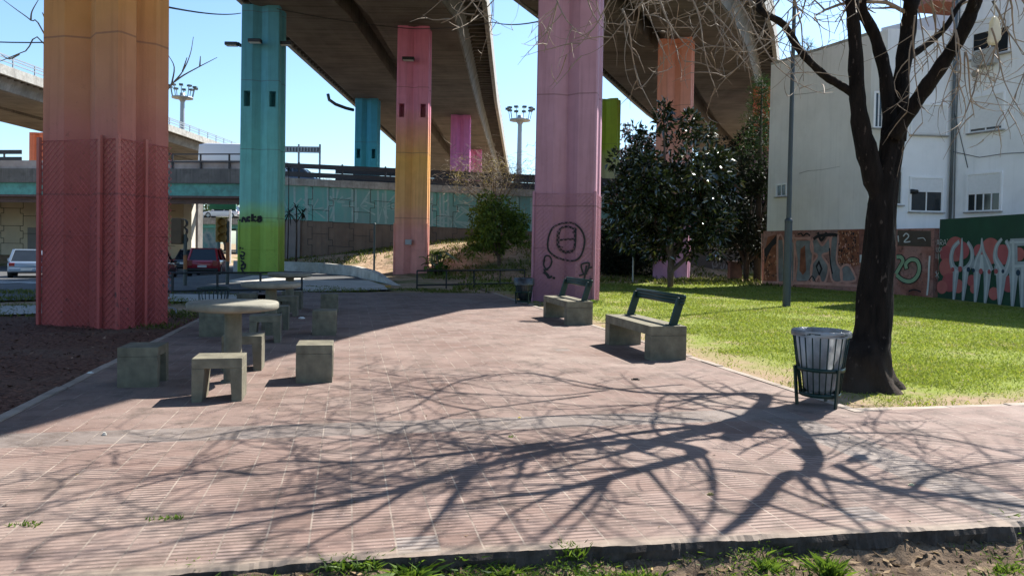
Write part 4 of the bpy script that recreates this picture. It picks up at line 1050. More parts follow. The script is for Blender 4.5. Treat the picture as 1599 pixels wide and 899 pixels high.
side(M_white, 'street_wall', P3, P4, .0, 13.5, nC)
mb = MB()   # roof slabs closing the block
q0, q1 = L0+inn*1.0, P4+Vector((9, 3, 0))
mb.prism([(L0.x+.3, L0.y-.1), (L1.x+.2, L1.y), (P2.x+.2, P2.y+.1), (P3.x, P3.y+.1), (P3.x+8, P3.y+5), (L0.x+9, L0.y+4)], HT-.3, HT-.05); mb.build('roof', M_concd, t, fix=True)
mb = MB(); mb.prism([(P3.x+.2, P3.y-.1), (P4.x+.2, P4.y), (P4.x+8, P4.y+4), (P3.x+8, P3.y+4)], 13.2, 13.45); mb.build('roof', M_concd, t, fix=True)
slab_b = MB(); q = Vector((L0.x, L0.y, 0)); slab(slab_b, q, q+Vector((9, 4, 0)), zlow, HT, .25, Vector((-.4, .9, 0))); slab_b.build('rear_wall', M_party, t)
slab_b = MB(); slab(slab_b, P4, P4+Vector((8, 4, 0)), 0, 13.5, .25, Vector((.4, -.9, 0)).normalized()); slab_b.build('front_wall', M_white, t)
slab_b = MB(); slab(slab_b, L0+inn*1.0, P4+inn, 0, 13.3, .25, Vector((.8, .3, 0)).normalized()); slab_b.build('rear_wall', M_party, t)
mb = MB(); tr = P(1470, 8, 33); mb.box((tr.x, tr.y, tr.z+.1), (2.2, 1.6, .5), rz=.2, taper=.7); mb.build('tiled_turret', plain('terracotta_tiles', (.36, .13, .07), .85, .3, 10, .4), t)
def window(px0, px1, py0, py1, A, nrm, d, shut=.5, panes=2, frame_only=False):
    """window on a wall: recessed dark panes, frame, part-closed roller shutter"""
    def uz(px, py): q = onplane(px, py, A, nrm)-A; return q.dot(d), q.z
    us = sorted([uz(px0, (py0+py1)/2)[0], uz(px1, (py0+py1)/2)[0]]); zs_ = sorted([uz((px0+px1)/2, py0)[1], uz((px0+px1)/2, py1)[1]])
    u0, u1 = us; z0, z1 = zs_; A = Vector((A.x, A.y, 0))
    def bx(mb, ua, ub, za, zb, oa, ob): 
        a, b = A+d*ua, A+d*ub
        V = [a+nrm*oa, b+nrm*oa, b+nrm*ob, a+nrm*ob]; mb.add([Vector((v.x, v.y, za)) for v in V]+[Vector((v.x, v.y, zb)) for v in V], [(0, 1, 2, 3), (4, 7, 6, 5), (0, 4, 5, 1), (1, 5, 6, 2), (2, 6, 7, 3), (3, 7, 4, 0)])
    mb = MB()
    for ua, ub, za, zb in ((u0-.07, u0, z0-.05, z1+.07), (u1, u1+.07, z0-.05, z1+.07), (u0, u1, z1, z1+.07)): bx(mb, ua, ub, za, zb, -.02, .055)
    wdw = mb.build('window', M_white, t, fix=True)
    mb = MB(); bx(mb, u0-.1, u1+.1, z0-.10, z0-.052, -.02, .12); mb.build('sill', M_conc, wdw, fix=True)
    zsh = z1-(z1-z0)*shut
    if shut > 0:
        mb = MB(); k = int((z1-zsh)/.055)
        for i in range(k): bx(mb, u0+.002, u1-.002, zsh+i*.055+.004, zsh+(i+1)*.055, .006, .034)
        bx(mb, u0+.002, u1-.002, zsh, z1, .002, .02); mb.build('roller_shutter', M_alu, wdw, fix=True)
    if shut < .98:
        mb = MB(); bx(mb, u0, u1, z0, zsh, .002, .008); mb.build('pane', M_glassd, wdw, fix=True)
        mb = MB()
        for i in range(panes+1):
            u = u0+(u1-u0)*i/panes; bx(mb, max(u0, u-.022), min(u1, u+.022), z0, zsh, .010, .03)
        bx(mb, u0, u1, z0-.05, z0, .010, .04); mb.build('frame', M_alu, wdw, fix=True)
    return wdw
zero = lambda v: Vector((v.x, v.y, 0))
window(1422, 1470, 279, 329, zero(P2), nB, bdir, .42, 2)
window(1424, 1476, 165, 209, zero(P2), nB, bdir, 1.0)
window(1512, 1562, 272, 328, zero(P3), nC, cdir, .55, 4)
window(1516, 1566, 150, 203, zero(P3), nC, cdir, .93, 2)
window(1520, 1576, 28, 85, zero(P3), nC, cdir, .35, 2)
window(1366, 1377, 146, 198, zero(P2), nB, bdir, 0, 2); window(1396, 1407, 262, 318, zero(P2), nB, bdir, .12, 1)
window(1214, 1228, 289, 305, zero(L0), nA, wd, 0, 2)
dp0 = at_px(1481, P3, cdir); mb = MB(); mb.tube([Vector((dp0.x-.05, dp0.y-.12, 2.3)), Vector((dp0.x-.05, dp0.y-.12, 11))], .055, 8); mb.tube([Vector((dp0.x+.08, dp0.y-.16, 2.6)), Vector((dp0.x+.02, dp0.y-.2, 5)), Vector((dp0.x+.06, dp0.y-.15, 8)), Vector((dp0.x+.05, dp0.y-.15, 11))], .02, 5); mb.build('downpipe', plain('downpipe_grey', (.10, .12, .13), .6, .2, 3, .1), t)
def wallpt(px, py, A, nrm, off): return onplane(px, py, zero(A), nrm)+nrm*off
q = wallpt(1543, 91, P3, nC, .2); rzC = math.atan2(cdir.y, cdir.x)
t2 = thing('air_conditioner', 'white air conditioner box under the top window of the white building', 'air conditioner', q, rzC)
mb = MB(); mb.box((0, 0, 0), (.78, .3, .55)); mb.build('casing', plain('ac_casing', (.45, .45, .43), .6, .15, 6, 0, dirt=(.3, .29, .27)), t2, bevel=.02); mb = MB()
s_ = -1 if Matrix.Rotation(rzC, 3, 'Z') @ Vector((0, -1, 0)) != None and (Matrix.Rotation(rzC, 3, 'Z') @ Vector((0, -1, 0))).dot(nC) > 0 else 1
for r_ in (.2, .14, .08): mb.tube([(-.12+r_*math.cos(i*math.pi/10), s_*.155, r_*math.sin(i*math.pi/10)) for i in range(21)], .008, 4)
mb.build('fan_grille', M_black, t2); mb = MB(); mb.box((-.2, 0, -.31), (.05, .4, .05)); mb.box((.2, 0, -.31), (.05, .4, .05)); mb.build('bracket', M_galv, t2)
q = wallpt(1525, 116, P3, nC, .06); mb = MB(); mb.tube([q-nC*.06, q+nC*.05], .11, 14); mb.tube([q+nC*.05, q+nC*.09], [.13, .06], 14); mb.build('vent_cap', M_conc, t, fix=True)
mb = MB()
for ln in ([(1484, 120), (1492, 180), (1500, 212), (1512, 262)], [(1484, 236), (1530, 246), (1570, 240), (1610, 238)]): mb.tube([wallpt(x_, y_, P3, nC, .03) for x_, y_ in ln], .012, 5)
mb.build('wall_cable', M_rail, t)
q = wallpt(1425, 299.5, P2, nB, .1); mb = MB(); mb.tube([q-bdir*.13, q+bdir*.12], [.09, .075], 12); mb.bar(q+bdir*.1, q+bdir*.1-nB*.12, .05, .05)
o = mb.build('security_camera', M_black, fix=True); tag(o, 'black round lamp or camera stub below the courtyard window', 'wall fixture')
# ------------------------------------------------------------------ tables, stools, benches, bins
def stone_table(loc, label):
    t = thing('stone_table', label, 'table', loc, HEAD, 'round concrete tables along the path')
    mb = MB(); mb.lathe([(0, .715), (.30, .715), (.425, .735), (.442, .75), (.444, .79), (.436, .806), (.42, .812), (.0, .812)], 48, wob=lambda i, th: .004*math.sin(3*th+i)+.003*math.sin(7*th)); mb.build('tabletop', M_ttop, t)
    mb = MB(); mb.cyl((0, 0, -.02), .088, .74, 28, .084); mb.build('pedestal', M_khaki, t)
    mb = MB(); mb.cyl((0, 0, -.02), .13, .035, 24, .11); mb.build('foot', M_khaki, t)
    return t
M_ttop = plain('worn_table_paint', (.235, .222, .178), .8, .3, 6, .4, dirt=(.15, .135, .10))
def stone_stool(loc, rz, label, k=0):
    t = thing('stone_stool', label, 'stool', loc, rz, 'concrete stools round the tables')
    W_, D_, H_ = .42, .36, .385
    mb = MB(); mb.box((0, 0, H_-.045), (W_, D_, .09)); mb.build('seat', M_khaki, t, bevel=.005)
    for s in (-1, 1):
        mb = MB(); x0, x1 = s*W_/2, s*(W_/2-.085); x1b = s*(W_/2-.105)
        V = [(x0, -D_/2, -.02), (x1, -D_/2, -.02), (x1, D_/2, -.02), (x0, D_/2, -.02), (x0, -D_/2, H_-.0905), (x1b, -D_/2, H_-.0905), (x1b, D_/2, H_-.0905), (x0, D_/2, H_-.0905)]
        mb.add(V, [(0, 3, 2, 1), (4, 5, 6, 7), (0, 1, 5, 4), (1, 2, 6, 5), (2, 3, 7, 6), (3, 0, 4, 7)]); mb.build('leg', M_khaki, t, fix=True, bevel=.005)
    return t
T1 = Vector((-2.82, 7.46, 0)); dT = Vector((-.90, 3.93, 0))
nm3 = ['the nearest table', 'the middle table', 'the farthest table']
for i in range(3):
    c_ = T1+dT*i
    stone_table(c_, ['nearest round concrete table with a sunlit top', 'middle round concrete table in the shade', 'farthest round concrete table, smallest of the three'][i])
    for q, (dx, dy, rz, word) in enumerate([(.01, -.83, 0, 'in front of'), (.81, .02, math.pi/2, 'right of'), (-.83, -.02, math.pi/2, 'left of'), (-.0, .80, 0, 'behind')]):
        stone_stool(c_+E1*dx+E2*dy, HEAD+rz+rng.uniform(-.05, .05), 'grey green concrete stool '+word+' '+nm3[i])
def bench(near_mid, label, L=1.7):
    u = E2; c = Vector((near_mid[0], near_mid[1], 0))+u*L/2
    t = thing('park_bench', label, 'bench', c, HEAD+math.pi/2, 'concrete benches along the lawn')
    # local x runs along the bench (away from the camera), local y to the left (path side)
    D_ = .50; H_ = .44
    mb = MB(); mb.box((0, 0, H_-.06), (L, D_, .12)); mb.build('seat', M_khaki, t, bevel=.005)
    for s in (-1, 1):
        mb = MB(); mb.box((s*(L/2-.095), 0, (H_-.122)/2-.01), (.19, D_, H_-.1022)); mb.build('leg', M_khaki, t, bevel=.005)
    y0, y1 = -.11, -.22; zt_ = .82
    ends = (-L/2+.13, L/2-.09)
    for x in ends:
        mb = MB(); mb.bar((x, y0, H_-.01), (x, y1, zt_-.03), .05, .11); mb.build('backrest_post', M_dgreen, t, bevel=.012)
    mb = MB(); dv = Vector((0, y1-y0, zt_-H_)).normalized()
    for i in range(3):
        p = Vector((0, y1, zt_-.09))+dv*(i*.042); mb.tube([(ends[0]-.05, p.y, p.z), (ends[1]+.05, p.y, p.z)], .031, 10)
    mb.build('backrest_rail', M_dgreen, t)
    for x in ends:
        mb = MB(); mb.box((x, y0, H_+.004), (.14, .14, .008)); mb.build('foot_plate', M_dgreen, t)
    # drainage slots in the seat
    mb = MB()
    for i in range(22): mb.box((-L/2+.3+i*.052, .05, H_+.001), (.03, .012, .004))
    mb.build('seat_slots', M_black, t)
    return t
bench((2.03, 9.44), 'concrete bench with dark green backrest, the nearer of the two beside the lawn')
bench((1.28, 13.66), 'concrete bench with dark green backrest, farther one in front of the mauve column')

def litter_bin(loc, label, legs=True, nb=22, rt=.245, rb=.17, zb=.10, zt_=.67):
    t = thing('litter_bin', label, 'litter bin', loc, rng.uniform(0, 1))
    mb = MB()
    for i in range(nb):
        th = 2*math.pi*i/nb; mb.tube([(rb*math.cos(th), rb*math.sin(th), zb), (rt*math.cos(th), rt*math.sin(th), zt_)], .0062, 5)
    mb.build('basket_bars', M_dgreen, t)
    for f, hgt in ((1.0, .022), (.43, .035), (0.02, .03)):
        r = rb+(rt-rb)*f+.006; z = zb+(zt_-zb)*f; mb = MB(); mb.lathe([(r, z-hgt/2), (r+.006, z-hgt/2), (r+.006, z+hgt/2), (r, z+hgt/2), (r, z-hgt/2)], 32); mb.build('band', M_dgreen, t)
    mb = MB(); mb.cyl((0, 0, zb-.012), rb, .012, 24); mb.build('base_plate', M_dgreen, t)
    for i in range(3):
        th = 2*math.pi*i/3+.3; mb = MB(); q = Vector((math.cos(th), math.sin(th), 0))
        mb.bar(q*(rb+.025)+Vector((0, 0, -.03)), q*(rb+.055)+Vector((0, 0, .36)), .03, .018); mb.bar(q*(rb+.05)+Vector((0, 0, .33)), q*(rb+.02)+Vector((0, 0, .335)), .02, .012); mb.build('leg', M_dgreen, t)
    return t
bl_ = G(1286, 640); BIN = Vector((2.88, 6.82, 0))
litter_bin(BIN, 'dark green wire litter bin with three legs beside the bare tree')
n = NT('bin_liner_plastic'); nz = n.noise(6, 4)
n.fin(n.mix(n.ramp(n.noise(4.5, 4, n.co((1, 1, .6))), [(.38, 0), (.62, 1)]), (.12, .13, .145), (.52, .54, .56)), .2, spec=.6); n.bump(n.noise(11, 6, n.co((1, 1, .5)), .65), .9, .05)  # dark to light grey blotches imitate sun coming through the bag
tr = n.n('ShaderNodeBsdfTranslucent'); tr.inputs[0].default_value = (.45, .48, .5, 1); mx = n.n('ShaderNodeMixShader'); mx.inputs[0].default_value = .4
n.l(n.b.outputs[0], mx.inputs[1]); n.l(tr.outputs[0], mx.inputs[2]); n.l(mx.outputs[0], n.out.inputs[0]); M_liner = n.m
mb = MB(); br = random.Random(5); ph = [br.uniform(0, 6) for _ in range(8)]
wb = lambda i, th: (.004+.005*(i > 5)*(i < 10))*math.sin(6*th+ph[i % 8]+i*1.1)+.005*math.sin(4*th+i*1.7)+(.003*math.sin(13*th+2*i))*(i > 8)
mb.lathe([(.0, .13), (.10, .125), (.14, .16), (.155, .25), (.172, .33), (.185, .42), (.203, .50), (.218, .58), (.227, .655), (.233, .688), (.247, .700), (.260, .692), (.262, .672), (.259, .655), (.259, .645)], 72, wob=wb)
o = mb.build('bin_liner', M_liner, loc=BIN); tag(o, 'silvery grey plastic liner bag folded over the rim of the bin by the tree', 'bin bag')
litter_bin((-4.86, 12.0, 0), 'empty dark wire litter bin behind the nearest table')
litter_bin((G(818, 474).x, 18.7, -.04), 'dark wire litter bin at the left foot of the mauve column')
mb = MB(); mb.lathe([(.0, .13), (.145, .16), (.18, .38), (.228, .655), (.238, .70), (.262, .69), (.26, .52)], 36, wob=lambda i, th: .008*math.sin(7*th+i)+.005*math.sin(13*th+2*i))
n = NT('black_liner'); n.fin((.03, .033, .04), .3); n.bump(n.noise(8, 4), .6, .03)
o = mb.build('bin_liner', n.m, loc=(G(818, 474).x, 18.7, -.04)); tag(o, 'black liner bag in the bin beside the mauve column', 'bin bag')

# ------------------------------------------------------------------ low railings, posts, lamps
def low_rail(label, pts, h, n_posts, low=.12):
    t = thing('low_railing', label, 'railing', (0, 0, 0))
    for z in (h, low):
        mb = MB(); mb.tube([p+Vector((0, 0, z)) for p in pts], .028, 8); mb.build('rail', M_black, t)
    a, b = pts[0], pts[-1]
    for i in range(n_posts):
        p = a.lerp(b, i/(n_posts-1)); mb = MB(); mb.box((p.x, p.y, p.z+h/2-.1), (.05, .05, h+.2)); mb.build('post', M_black, t)
def gt(px, py, d=None):
    g = G(px, py); return Vector((g.x, g.y, terr(g.x, g.y)))
low_rail('black low railing between the tables and the road', [G(196, 462, -.08), G(471, 458, -.04)], .62, 5)
low_rail('black low railing between the salmon column and the mauve column', [gt(651, 449), gt(819, 445)], .62, 5)
lpb = G(1228, 477)
t = thing('lamp_post', 'tall dark grey lamp post standing on the lawn', 'lamp post', (lpb.x, lpb.y, -.03))
M_lamp = plain('lamp_post_paint', (.03, .042, .052), .45, .15, 5, .05)
mb = MB(); mb.cyl((0, 0, -.1), .105, 2.35, 20, .098); mb.build('base_tube', M_lamp, t)
mb = MB(); mb.lathe([(.098, 2.25), (.105, 2.27), (.105, 2.33), (.062, 2.38)], 20); mb.build('collar', M_lamp, t)
mb = MB(); mb.cyl((0, 0, 2.34), .065, 6.7, 16, .045); mb.build('upper_tube', M_lamp, t)
mb = MB(); mb.tube([(0, 0, 9), (-.1, 0, 9.3), (-.8, .1, 9.5)], .035, 8); mb.box((-1.0, .12, 9.48), (.6, .22, .12)); mb.build('lamp_head', M_lamp, t)
def post(name, label, cat, px, py_top, py_bot, d, r, mat, cap=True):
    b, tp = P(px, py_bot, d), P(px, py_top, d); z0 = terr(b.x, d)-.3 if py_bot < 900 else b.z
    mb = MB(); mb.cyl((0, 0, 0), r, tp.z-z0, 12, r*.9)
    if cap: mb.lathe([(r*1.25, tp.z-z0-.05), (r*1.25, tp.z-z0+.03), (0, tp.z-z0+.06)], 12)
    o = mb.build(name, mat, loc=(b.x, d, z0)); return tag(o, label, cat)
post('steel_post', 'lone thin dark post in front of the brown retaining wall', 'post', 584, 350, 430, 34, .05, M_steelpost)
post('slim_pole', 'thin pale pole in the shade left of the dark leafy tree', 'pole', 988, 318, 441, 33, .04, M_galv)
post('roadside_post', 'slim white pole beside the lime green foot of the teal column', 'pole', 359, 318, 404, 66, .10, M_alu, False)
M_orange = plain('orange_post_paint', (.32, .12, .04), .7, .3, 4, .1)
def signal(px, py_top, py_bot, d, label, head, hx, hy):
    t = thing('traffic_signal', label, 'traffic light', (P(px, 440, d).x, d, terr(P(px, 440, d).x, d)))
    b = Vector(t.location); z = P(px, py_top, d).z-b.z; zm = P(px, py_top+.35*(py_bot-py_top), d).z-b.z
    mb = MB(); mb.cyl((0, 0, -.2), .06, zm*.55+.2, 12); mb.build('lower_post', M_steelpost, t)
    mb = MB(); mb.cyl((0, 0, zm*.55), .06, zm*.45, 12); mb.build('painted_band', M_orange, t)
    mb = MB(); mb.cyl((0, 0, zm), .055, z-zm, 12); mb.build('upper_post', M_steelpost, t)
    q = P(hx, hy, d)-b; mb = MB(); mb.bar((0, 0, q.z-.35), (q.x, 0, q.z-.35), .05, .05); mb.build('arm', M_steelpost, t)
    hm = plain('signal_ochre', (.30, .17, .03), .6, .2, 4, .05) if head else plain('signal_brown', (.09, .05, .02), .6, .2, 4, .05)
    mb = MB(); mb.box((q.x, 0, q.z), (.36, .2, .85)); hd = mb.build('signal_head', hm, t, bevel=.03)
    for i in range(3):
        mb = MB(); mb.lathe([(.13, 0), (.14, .18)], 14); o = mb.build('visor', M_black if not head else hm, hd); o.location = (q.x+.1, .1 if not head else -.1, q.z+.27-.27*i); o.rotation_euler = (R(-90 if not head else 90), 0, 0)
signal(289, 366, 458, 24.2, 'dark and orange signal post with a brown box head left of the red wagon', False, 277, 361)
signal(355, 345, 440, 25.5, 'signal post with an ochre head in front of the far bridge', True, 346, 359)
q = P(344, 317, 60); mb = MB(); mb.box((0, 0, 0), (2.2, .1, 1.0)); o = mb.build('road_sign', plain('sign_green', (.02, .16, .10), .6, .1, 3, 0), loc=(q.x, 60.5, q.z)); tag(o, 'green road sign hanging below the first bridge', 'sign')
q0, q1 = P(428, 228, 60), P(499, 239, 60); t = thing('gantry_sign', 'back of a grey ribbed road sign above the guard rails', 'sign', (0, 0, 0))
mb = MB(); mb.box(((q0.x+q1.x)/2, 60, (q0.z+q1.z)/2), (q1.x-q0.x, .1, q0.z-q1.z)); mb.build('panel', M_galv, t)
for i in range(15): mb = MB(); mb.box((q0.x+(q1.x-q0.x)*(i+.5)/15, 59.92, (q0.z+q1.z)/2), (.08, .06, q0.z-q1.z-.2)); mb.build('rib', M_steelpost, t)
for px in (466, 499):
    a = P(px, 225, 60); mb = MB(); mb.box((a.x, 60.12, (a.z+4.5)/2), (.14, .12, a.z-4.5)); mb.build('post', M_galv, t)
for px, py, d, lab in ((285, 154, 125, 'tall floodlight mast with a ring of lamps left of the teal column'), (812, 189, 120, 'tall floodlight mast with a ring of lamps left of the mauve column')):
    tp = P(px, py, d); t = thing('floodlight_mast', lab, 'light mast', (tp.x, d, -.5)); h = tp.z+.5
    mb = MB(); mb.cyl((0, 0, 0), .6, h, 16, .34); mb.build('mast', M_galv, t)
    mb = MB(); mb.lathe([(.34, h+.02), (1.7, h), (1.7, h+.22), (.34, h+.22)], 24); mb.lathe([(.34, h-.6), (.7, h)], 16); mb.lathe([(.45, h), (.4, h+.9), (0, h+1)], 12)
    mb.build('platform', M_galv, t)
    for i in range(10):
        th = 2*math.pi*i/10; r = Vector((math.cos(th), math.sin(th), 0)); mb = MB(); mb.bar(r*1.6+Vector((0, 0, h+.1)), r*1.9+Vector((0, 0, h+1.7)), .09, .09); mb.box(r*2.1+Vector((0, 0, h+1.9)), (.6, .6, .3), rz=th); mb.build('lamp', M_steelpost, t)
def col_lamp(px, py, d, label, dx):
    q = P(px, py, d); t = thing('flood_lamp', label, 'lamp', q); mb = MB(); mb.box((0, .22, 0), (.14, .5, .1)); mb.build('bracket', M_black, t)
    mb = MB(); mb.box((dx, -.06, -.05), (.6, .3, .16)); mb.build('housing', M_black, t, bevel=.03)
    mb = MB(); mb.box((dx, -.06, -.14), (.5, .24, .02)); mb.build('lens', M_plate, t)
col_lamp(399, 63, 34.2, 'small black lamp on the front of the teal column', 0)
col_lamp(371, 68, 34.9, 'small lamp on the left flank of the teal column', -.25); col_lamp(438, 67, 34.9, 'small lamp on the right flank of the teal column', .25)
col_lamp(638, 91, 37.0, 'small black lamp high on the pink part of the striped column', 0)
q = P(638, 378, 37.3); mb = MB(); mb.box((0, 0, 0), (.32, .08, .26)); mb.box((0, -.05, 0), (.2, .04, .15)); o = mb.build('junction_box', M_galv, loc=(q.x, 37.22, q.z)); tag(o, 'small grey metal box on the salmon foot of the striped column', 'box')
mb = MB(); mb.tube([P(512, 147, 55), P(514, 156, 55), P(524, 163, 55), P(540, 169, 55.5), P(552, 172, 56)], .12, 8); o = mb.build('drain_pipe', M_steelpost); tag(o, 'dark bent drain pipe under the left edge of the curving viaduct', 'pipe')
# bent steel bar sticking from the mulch beside the first column
a = G(247, 488); mb = MB(); mb.tube([a+Vector((-.05, .1, .05)), a+Vector((.02, 0, .10)), a+Vector((.30, 0, .10)), a+Vector((.35, 0, .07)), a+Vector((.36, 0, -.08))], .013, 8); o = mb.build('bent_pipe', M_galv); tag(o, 'thin bent grey pipe at the right foot of the nearest column', 'pipe')
# overhead wires
M_wire = plain('cable_black', (.02, .02, .022), .5, .1, 5, 0)
def wire(label, pts, r=.012):
    q = []
    for a, b in zip(pts[:-1], pts[1:]):
        for i in range(12): t_ = i/12; p = a.lerp(b, t_); p.z -= .25*4*t_*(1-t_)*.4; q.append(p)
    q.append(pts[-1]); mb = MB(); mb.tube(q, r, 5); o = mb.build('overhead_cable', M_wire); tag(o, label, 'cable')
wire('thin cable crossing the sky at the left edge, ending at the nearest column', [P(-200, 45, 15), P(100, 66, 13.2)])
wire('thin cable from the nearest column to the teal column', [P(255, 10, 14), P(376, 21, 34.3)], .02)
wire('thin cable from the teal column past the pink column to the mauve column', [P(432, 14, 34), P(640, 45, 37), P(770, 35, 30), P(845, 33, 20.3)], .02)
# underpass shade right: bank wall with faded lettering, brown box
q0, q1 = P(1070, 440, 44), P(1195, 440, 43)
zt_ = P(1120, 389, 44).z
t = thing('bank_wall', 'low dim wall with faded white lettering under the side viaduct', 'wall', (0, 0, 0))
mb = MB(); mb.box(((q0.x+q1.x)/2+.5, 44.2, zt_/2-.4), (q1.x-q0.x+3, .4, zt_+.8)); mb.build('wall', plain('bank_wall_concrete', (.13, .12, .12), .9, .3, 1.5, .2, dirt=(.06, .06, .06)), t)
mb = MB(); mb.box(((q0.x+q1.x)/2+.5, 44.2, zt_+.04), (q1.x-q0.x+3.1, .55, .08)); mb.build('coping', M_kerbw, t)  # pale slab standing for the sunlit strip along the bank top
mb = MB(); putb = lambda u, z: Vector((u, 43.985, z))
for s in ([(1112, 410), (1114, 420)], [(1112, 410), (1119, 409), (1119, 416), (1113, 416)], [(1124, 411), (1128, 421), (1131, 412)], [(1136, 408), (1134, 421), (1141, 420)], [(1146, 421), (1149, 408), (1153, 421)], [(1147, 416), (1152, 416)], [(1158, 408), (1158, 421), (1164, 419), (1163, 409), (1158, 408)], [(1169, 409), (1169, 421)], [(1134, 426), (1166, 425)]):
    ribbon(mb, [(P(*p, 44).x, P(*p, 44).z) for p in s], .08, put=putb)
mb.build('faded_lettering', plain('faded_white', (.26, .27, .29), .9, .3, 3, 0), t)
q = P(1147, 440, 39); mb = MB(); mb.box((0, 0, .45), (.62, .5, .95)); mb.box((0, 0, .95), (.68, .56, .06)); mb.box((0, -.26, .45), (.5, .02, .75))
o = mb.build('utility_box', M_brown, loc=(q.x, 39, terr(q.x, 39))); tag(o, 'small brown utility box in front of the dim lettered wall', 'utility box')

# ------------------------------------------------------------------ trees
def crown(name, parent, clumps, nleaf, ll, lw, mat, r_=1.0, droop=.2, up=.3):
    """leaf blades (folded along the midrib) gathered in clumps: [(centre, radius)]"""
    tot = sum(r**2 for _, r in clumps); V = []; 
    C_ = []; D_ = []; 
    for c, r in clumps:
        k = max(4, int(nleaf*r**2/tot)); d = nrg.normal(0, 1, (k, 3)); d /= np.linalg.norm(d, axis=1)[:, None]
        rad = r*nrg.uniform(.25, 1, k)**.6
        C_.append(np.array(c)+d*rad[:, None]); d[:, 2] += up; D_.append(d+nrg.normal(0, .55, (k, 3)))
    P0 = np.concatenate(C_); D = np.concatenate(D_); D[:, 2] -= droop; D /= np.linalg.norm(D, axis=1)[:, None]; k = len(P0)
    S = np.cross(D, nrg.normal(0, 1, (k, 3))); S /= np.linalg.norm(S, axis=1)[:, None]; N_ = np.cross(D, S)
    L = ll*nrg.uniform(.6, 1.15, k)[:, None]; W_ = lw*nrg.uniform(.7, 1.1, k)[:, None]
    m = P0+D*L*.5; V = np.empty((k, 6, 3)); V[:, 0] = P0; V[:, 1] = m+S*W_*.5+N_*W_*.18-D*L*.1; V[:, 2] = P0+D*L; V[:, 2, 2] -= (L*.12)[:, 0]; V[:, 3] = m-S*W_*.5+N_*W_*.18-D*L*.1; V[:, 4] = P0; V[:, 5] = P0
    V = V[:, :4].reshape(-1, 3); i = np.arange(k)*4
    return raw(name, V, np.r_[np.c_[i, i+1, i+2], np.c_[i, i+2, i+3]], mat, parent)
def clump_cloud(c, rx, ry, rz_, k, r, seed, hollow=.35, flat=0):
    q = random.Random(seed); out = []
    while len(out) < k:
        v = Vector((q.uniform(-1, 1), q.uniform(-1, 1), q.uniform(-1, 1)))
        if hollow < v.length < 1: out.append((Vector((c[0]+v.x*rx, c[1]+v.y*ry, c[2]+v.z*rz_)), r*q.uniform(.65, 1.3)))
    return out
M_bark = plain('brown_bark', (.13, .09, .065), .9, .35, 8, .6, bscale=25); M_barkd = plain('dark_bark', (.05, .038, .03), .95, .4, 8, .6, bscale=25)
def stems(t, tgt, base_r, seed, mat=M_bark, n=5, split=.3, z0=-.2):
    q = random.Random(seed); mb = MB()
    for i, (c, r) in enumerate(tgt[:n]):
        c = Vector(c); h = c.z; f = Vector((q.uniform(-.06, .06), q.uniform(-.06, .06), h*split*q.uniform(.6, 1.1)))
        mid_ = f.lerp(c, .5)+Vector((q.uniform(-.15, .15), q.uniform(-.15, .15), -.05))
        mb.tube([(f.x*.3, f.y*.3, z0), f, mid_, c], [base_r*(1 if i == 0 else .7), base_r*.8, base_r*.45, base_r*.15], 7)
    return mb.build('trunk', mat, t)
def leafy(name, label, loc, clumps, nleaf, ll, lw, mat, base_r, seed, cat='tree', group=None, nst=8, bark=M_bark, split=.3, **kw):
    loc = Vector(loc); t = thing(name, label, cat, loc, 0, group); rel = [(Vector(c)-loc, r) for c, r in clumps]
    tg = sorted(rel, key=lambda e: -(e[0].z)+abs(e[0].x)*.3); stems(t, tg[::max(1, len(tg)//nst)], base_r, seed, bark, nst, split)
    crown('crown', t, rel, nleaf, ll, lw, mat, **kw); return t
L_ficus = leafmat('ficus_leaf', (.012, .022, .011), (.045, .06, .02), .16, .06, 1.0, dead=(.10, .05, .03))
L_green = leafmat('green_leaf', (.04, .08, .015), (.18, .25, .045), .4, .4, .4)
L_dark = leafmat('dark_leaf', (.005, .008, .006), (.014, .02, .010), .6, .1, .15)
L_pine = leafmat('pine_needles', (.015, .04, .018), (.05, .095, .035), .6, .2, .2)
L_pinkf = leafmat('pink_blossom', (.55, .30, .42), (.70, .46, .56), .7, .4, .2)
L_yel = leafmat('yellowing_leaf', (.16, .13, .04), (.34, .27, .12), .6, .4, .2)
fb = G(1047, 447); FT = Vector((fb.x, fb.y, -.05)); d = fb.y
fc = P(1047, 300, d)
cl = clump_cloud((fc.x, fc.y, fc.z-.1), 2.45, 2.2, 2.35, 95, .50, 3, .3)
def top_at(px, py, dd=0): return P(px, py, d+dd)
cl += [(top_at(1036, 168), .32), (top_at(1036, 190), .4), (top_at(1075, 185), .35), (top_at(1080, 205), .4), (top_at(965, 250), .45), (top_at(960, 300), .5), (top_at(958, 340), .45), (top_at(1128, 250), .5), (top_at(1135, 340), .5), (top_at(1100, 215), .4), (top_at(1010, 215), .4), (top_at(985, 380), .45), (top_at(1020, 388), .4), (top_at(1047, 395), .35), (top_at(1082, 392), .4), (top_at(1036, 178), .35), (top_at(1078, 190), .4), (top_at(990, 205), .35), (top_at(1000, 235), .5), (top_at(1105, 205), .35), (top_at(1115, 390), .4), (top_at(1140, 300), .35)]
leafy('rubber_tree', 'dense dark glossy leaved tree standing on the lawn', FT, cl, 16500, .29, .125, L_ficus, .13, 4, nst=8, split=.25)
gb = P(779, 418, 38); gz = terr(gb.x, 38)
cl = clump_cloud(P(775, 352, 38), 1.5, 1.4, 1.35, 50, .36, 8, .2)+[(P(735, 390, 38), .4), (P(742, 375, 38), .45), (P(760, 312, 38), .5), (P(815, 345, 38), .45), (P(822, 375, 38), .35)]
leafy('young_tree', 'round green tree on the bank between the striped column and the mauve column', (gb.x, 38, gz), cl, 9000, .19, .095, L_green, .08, 9, nst=8)
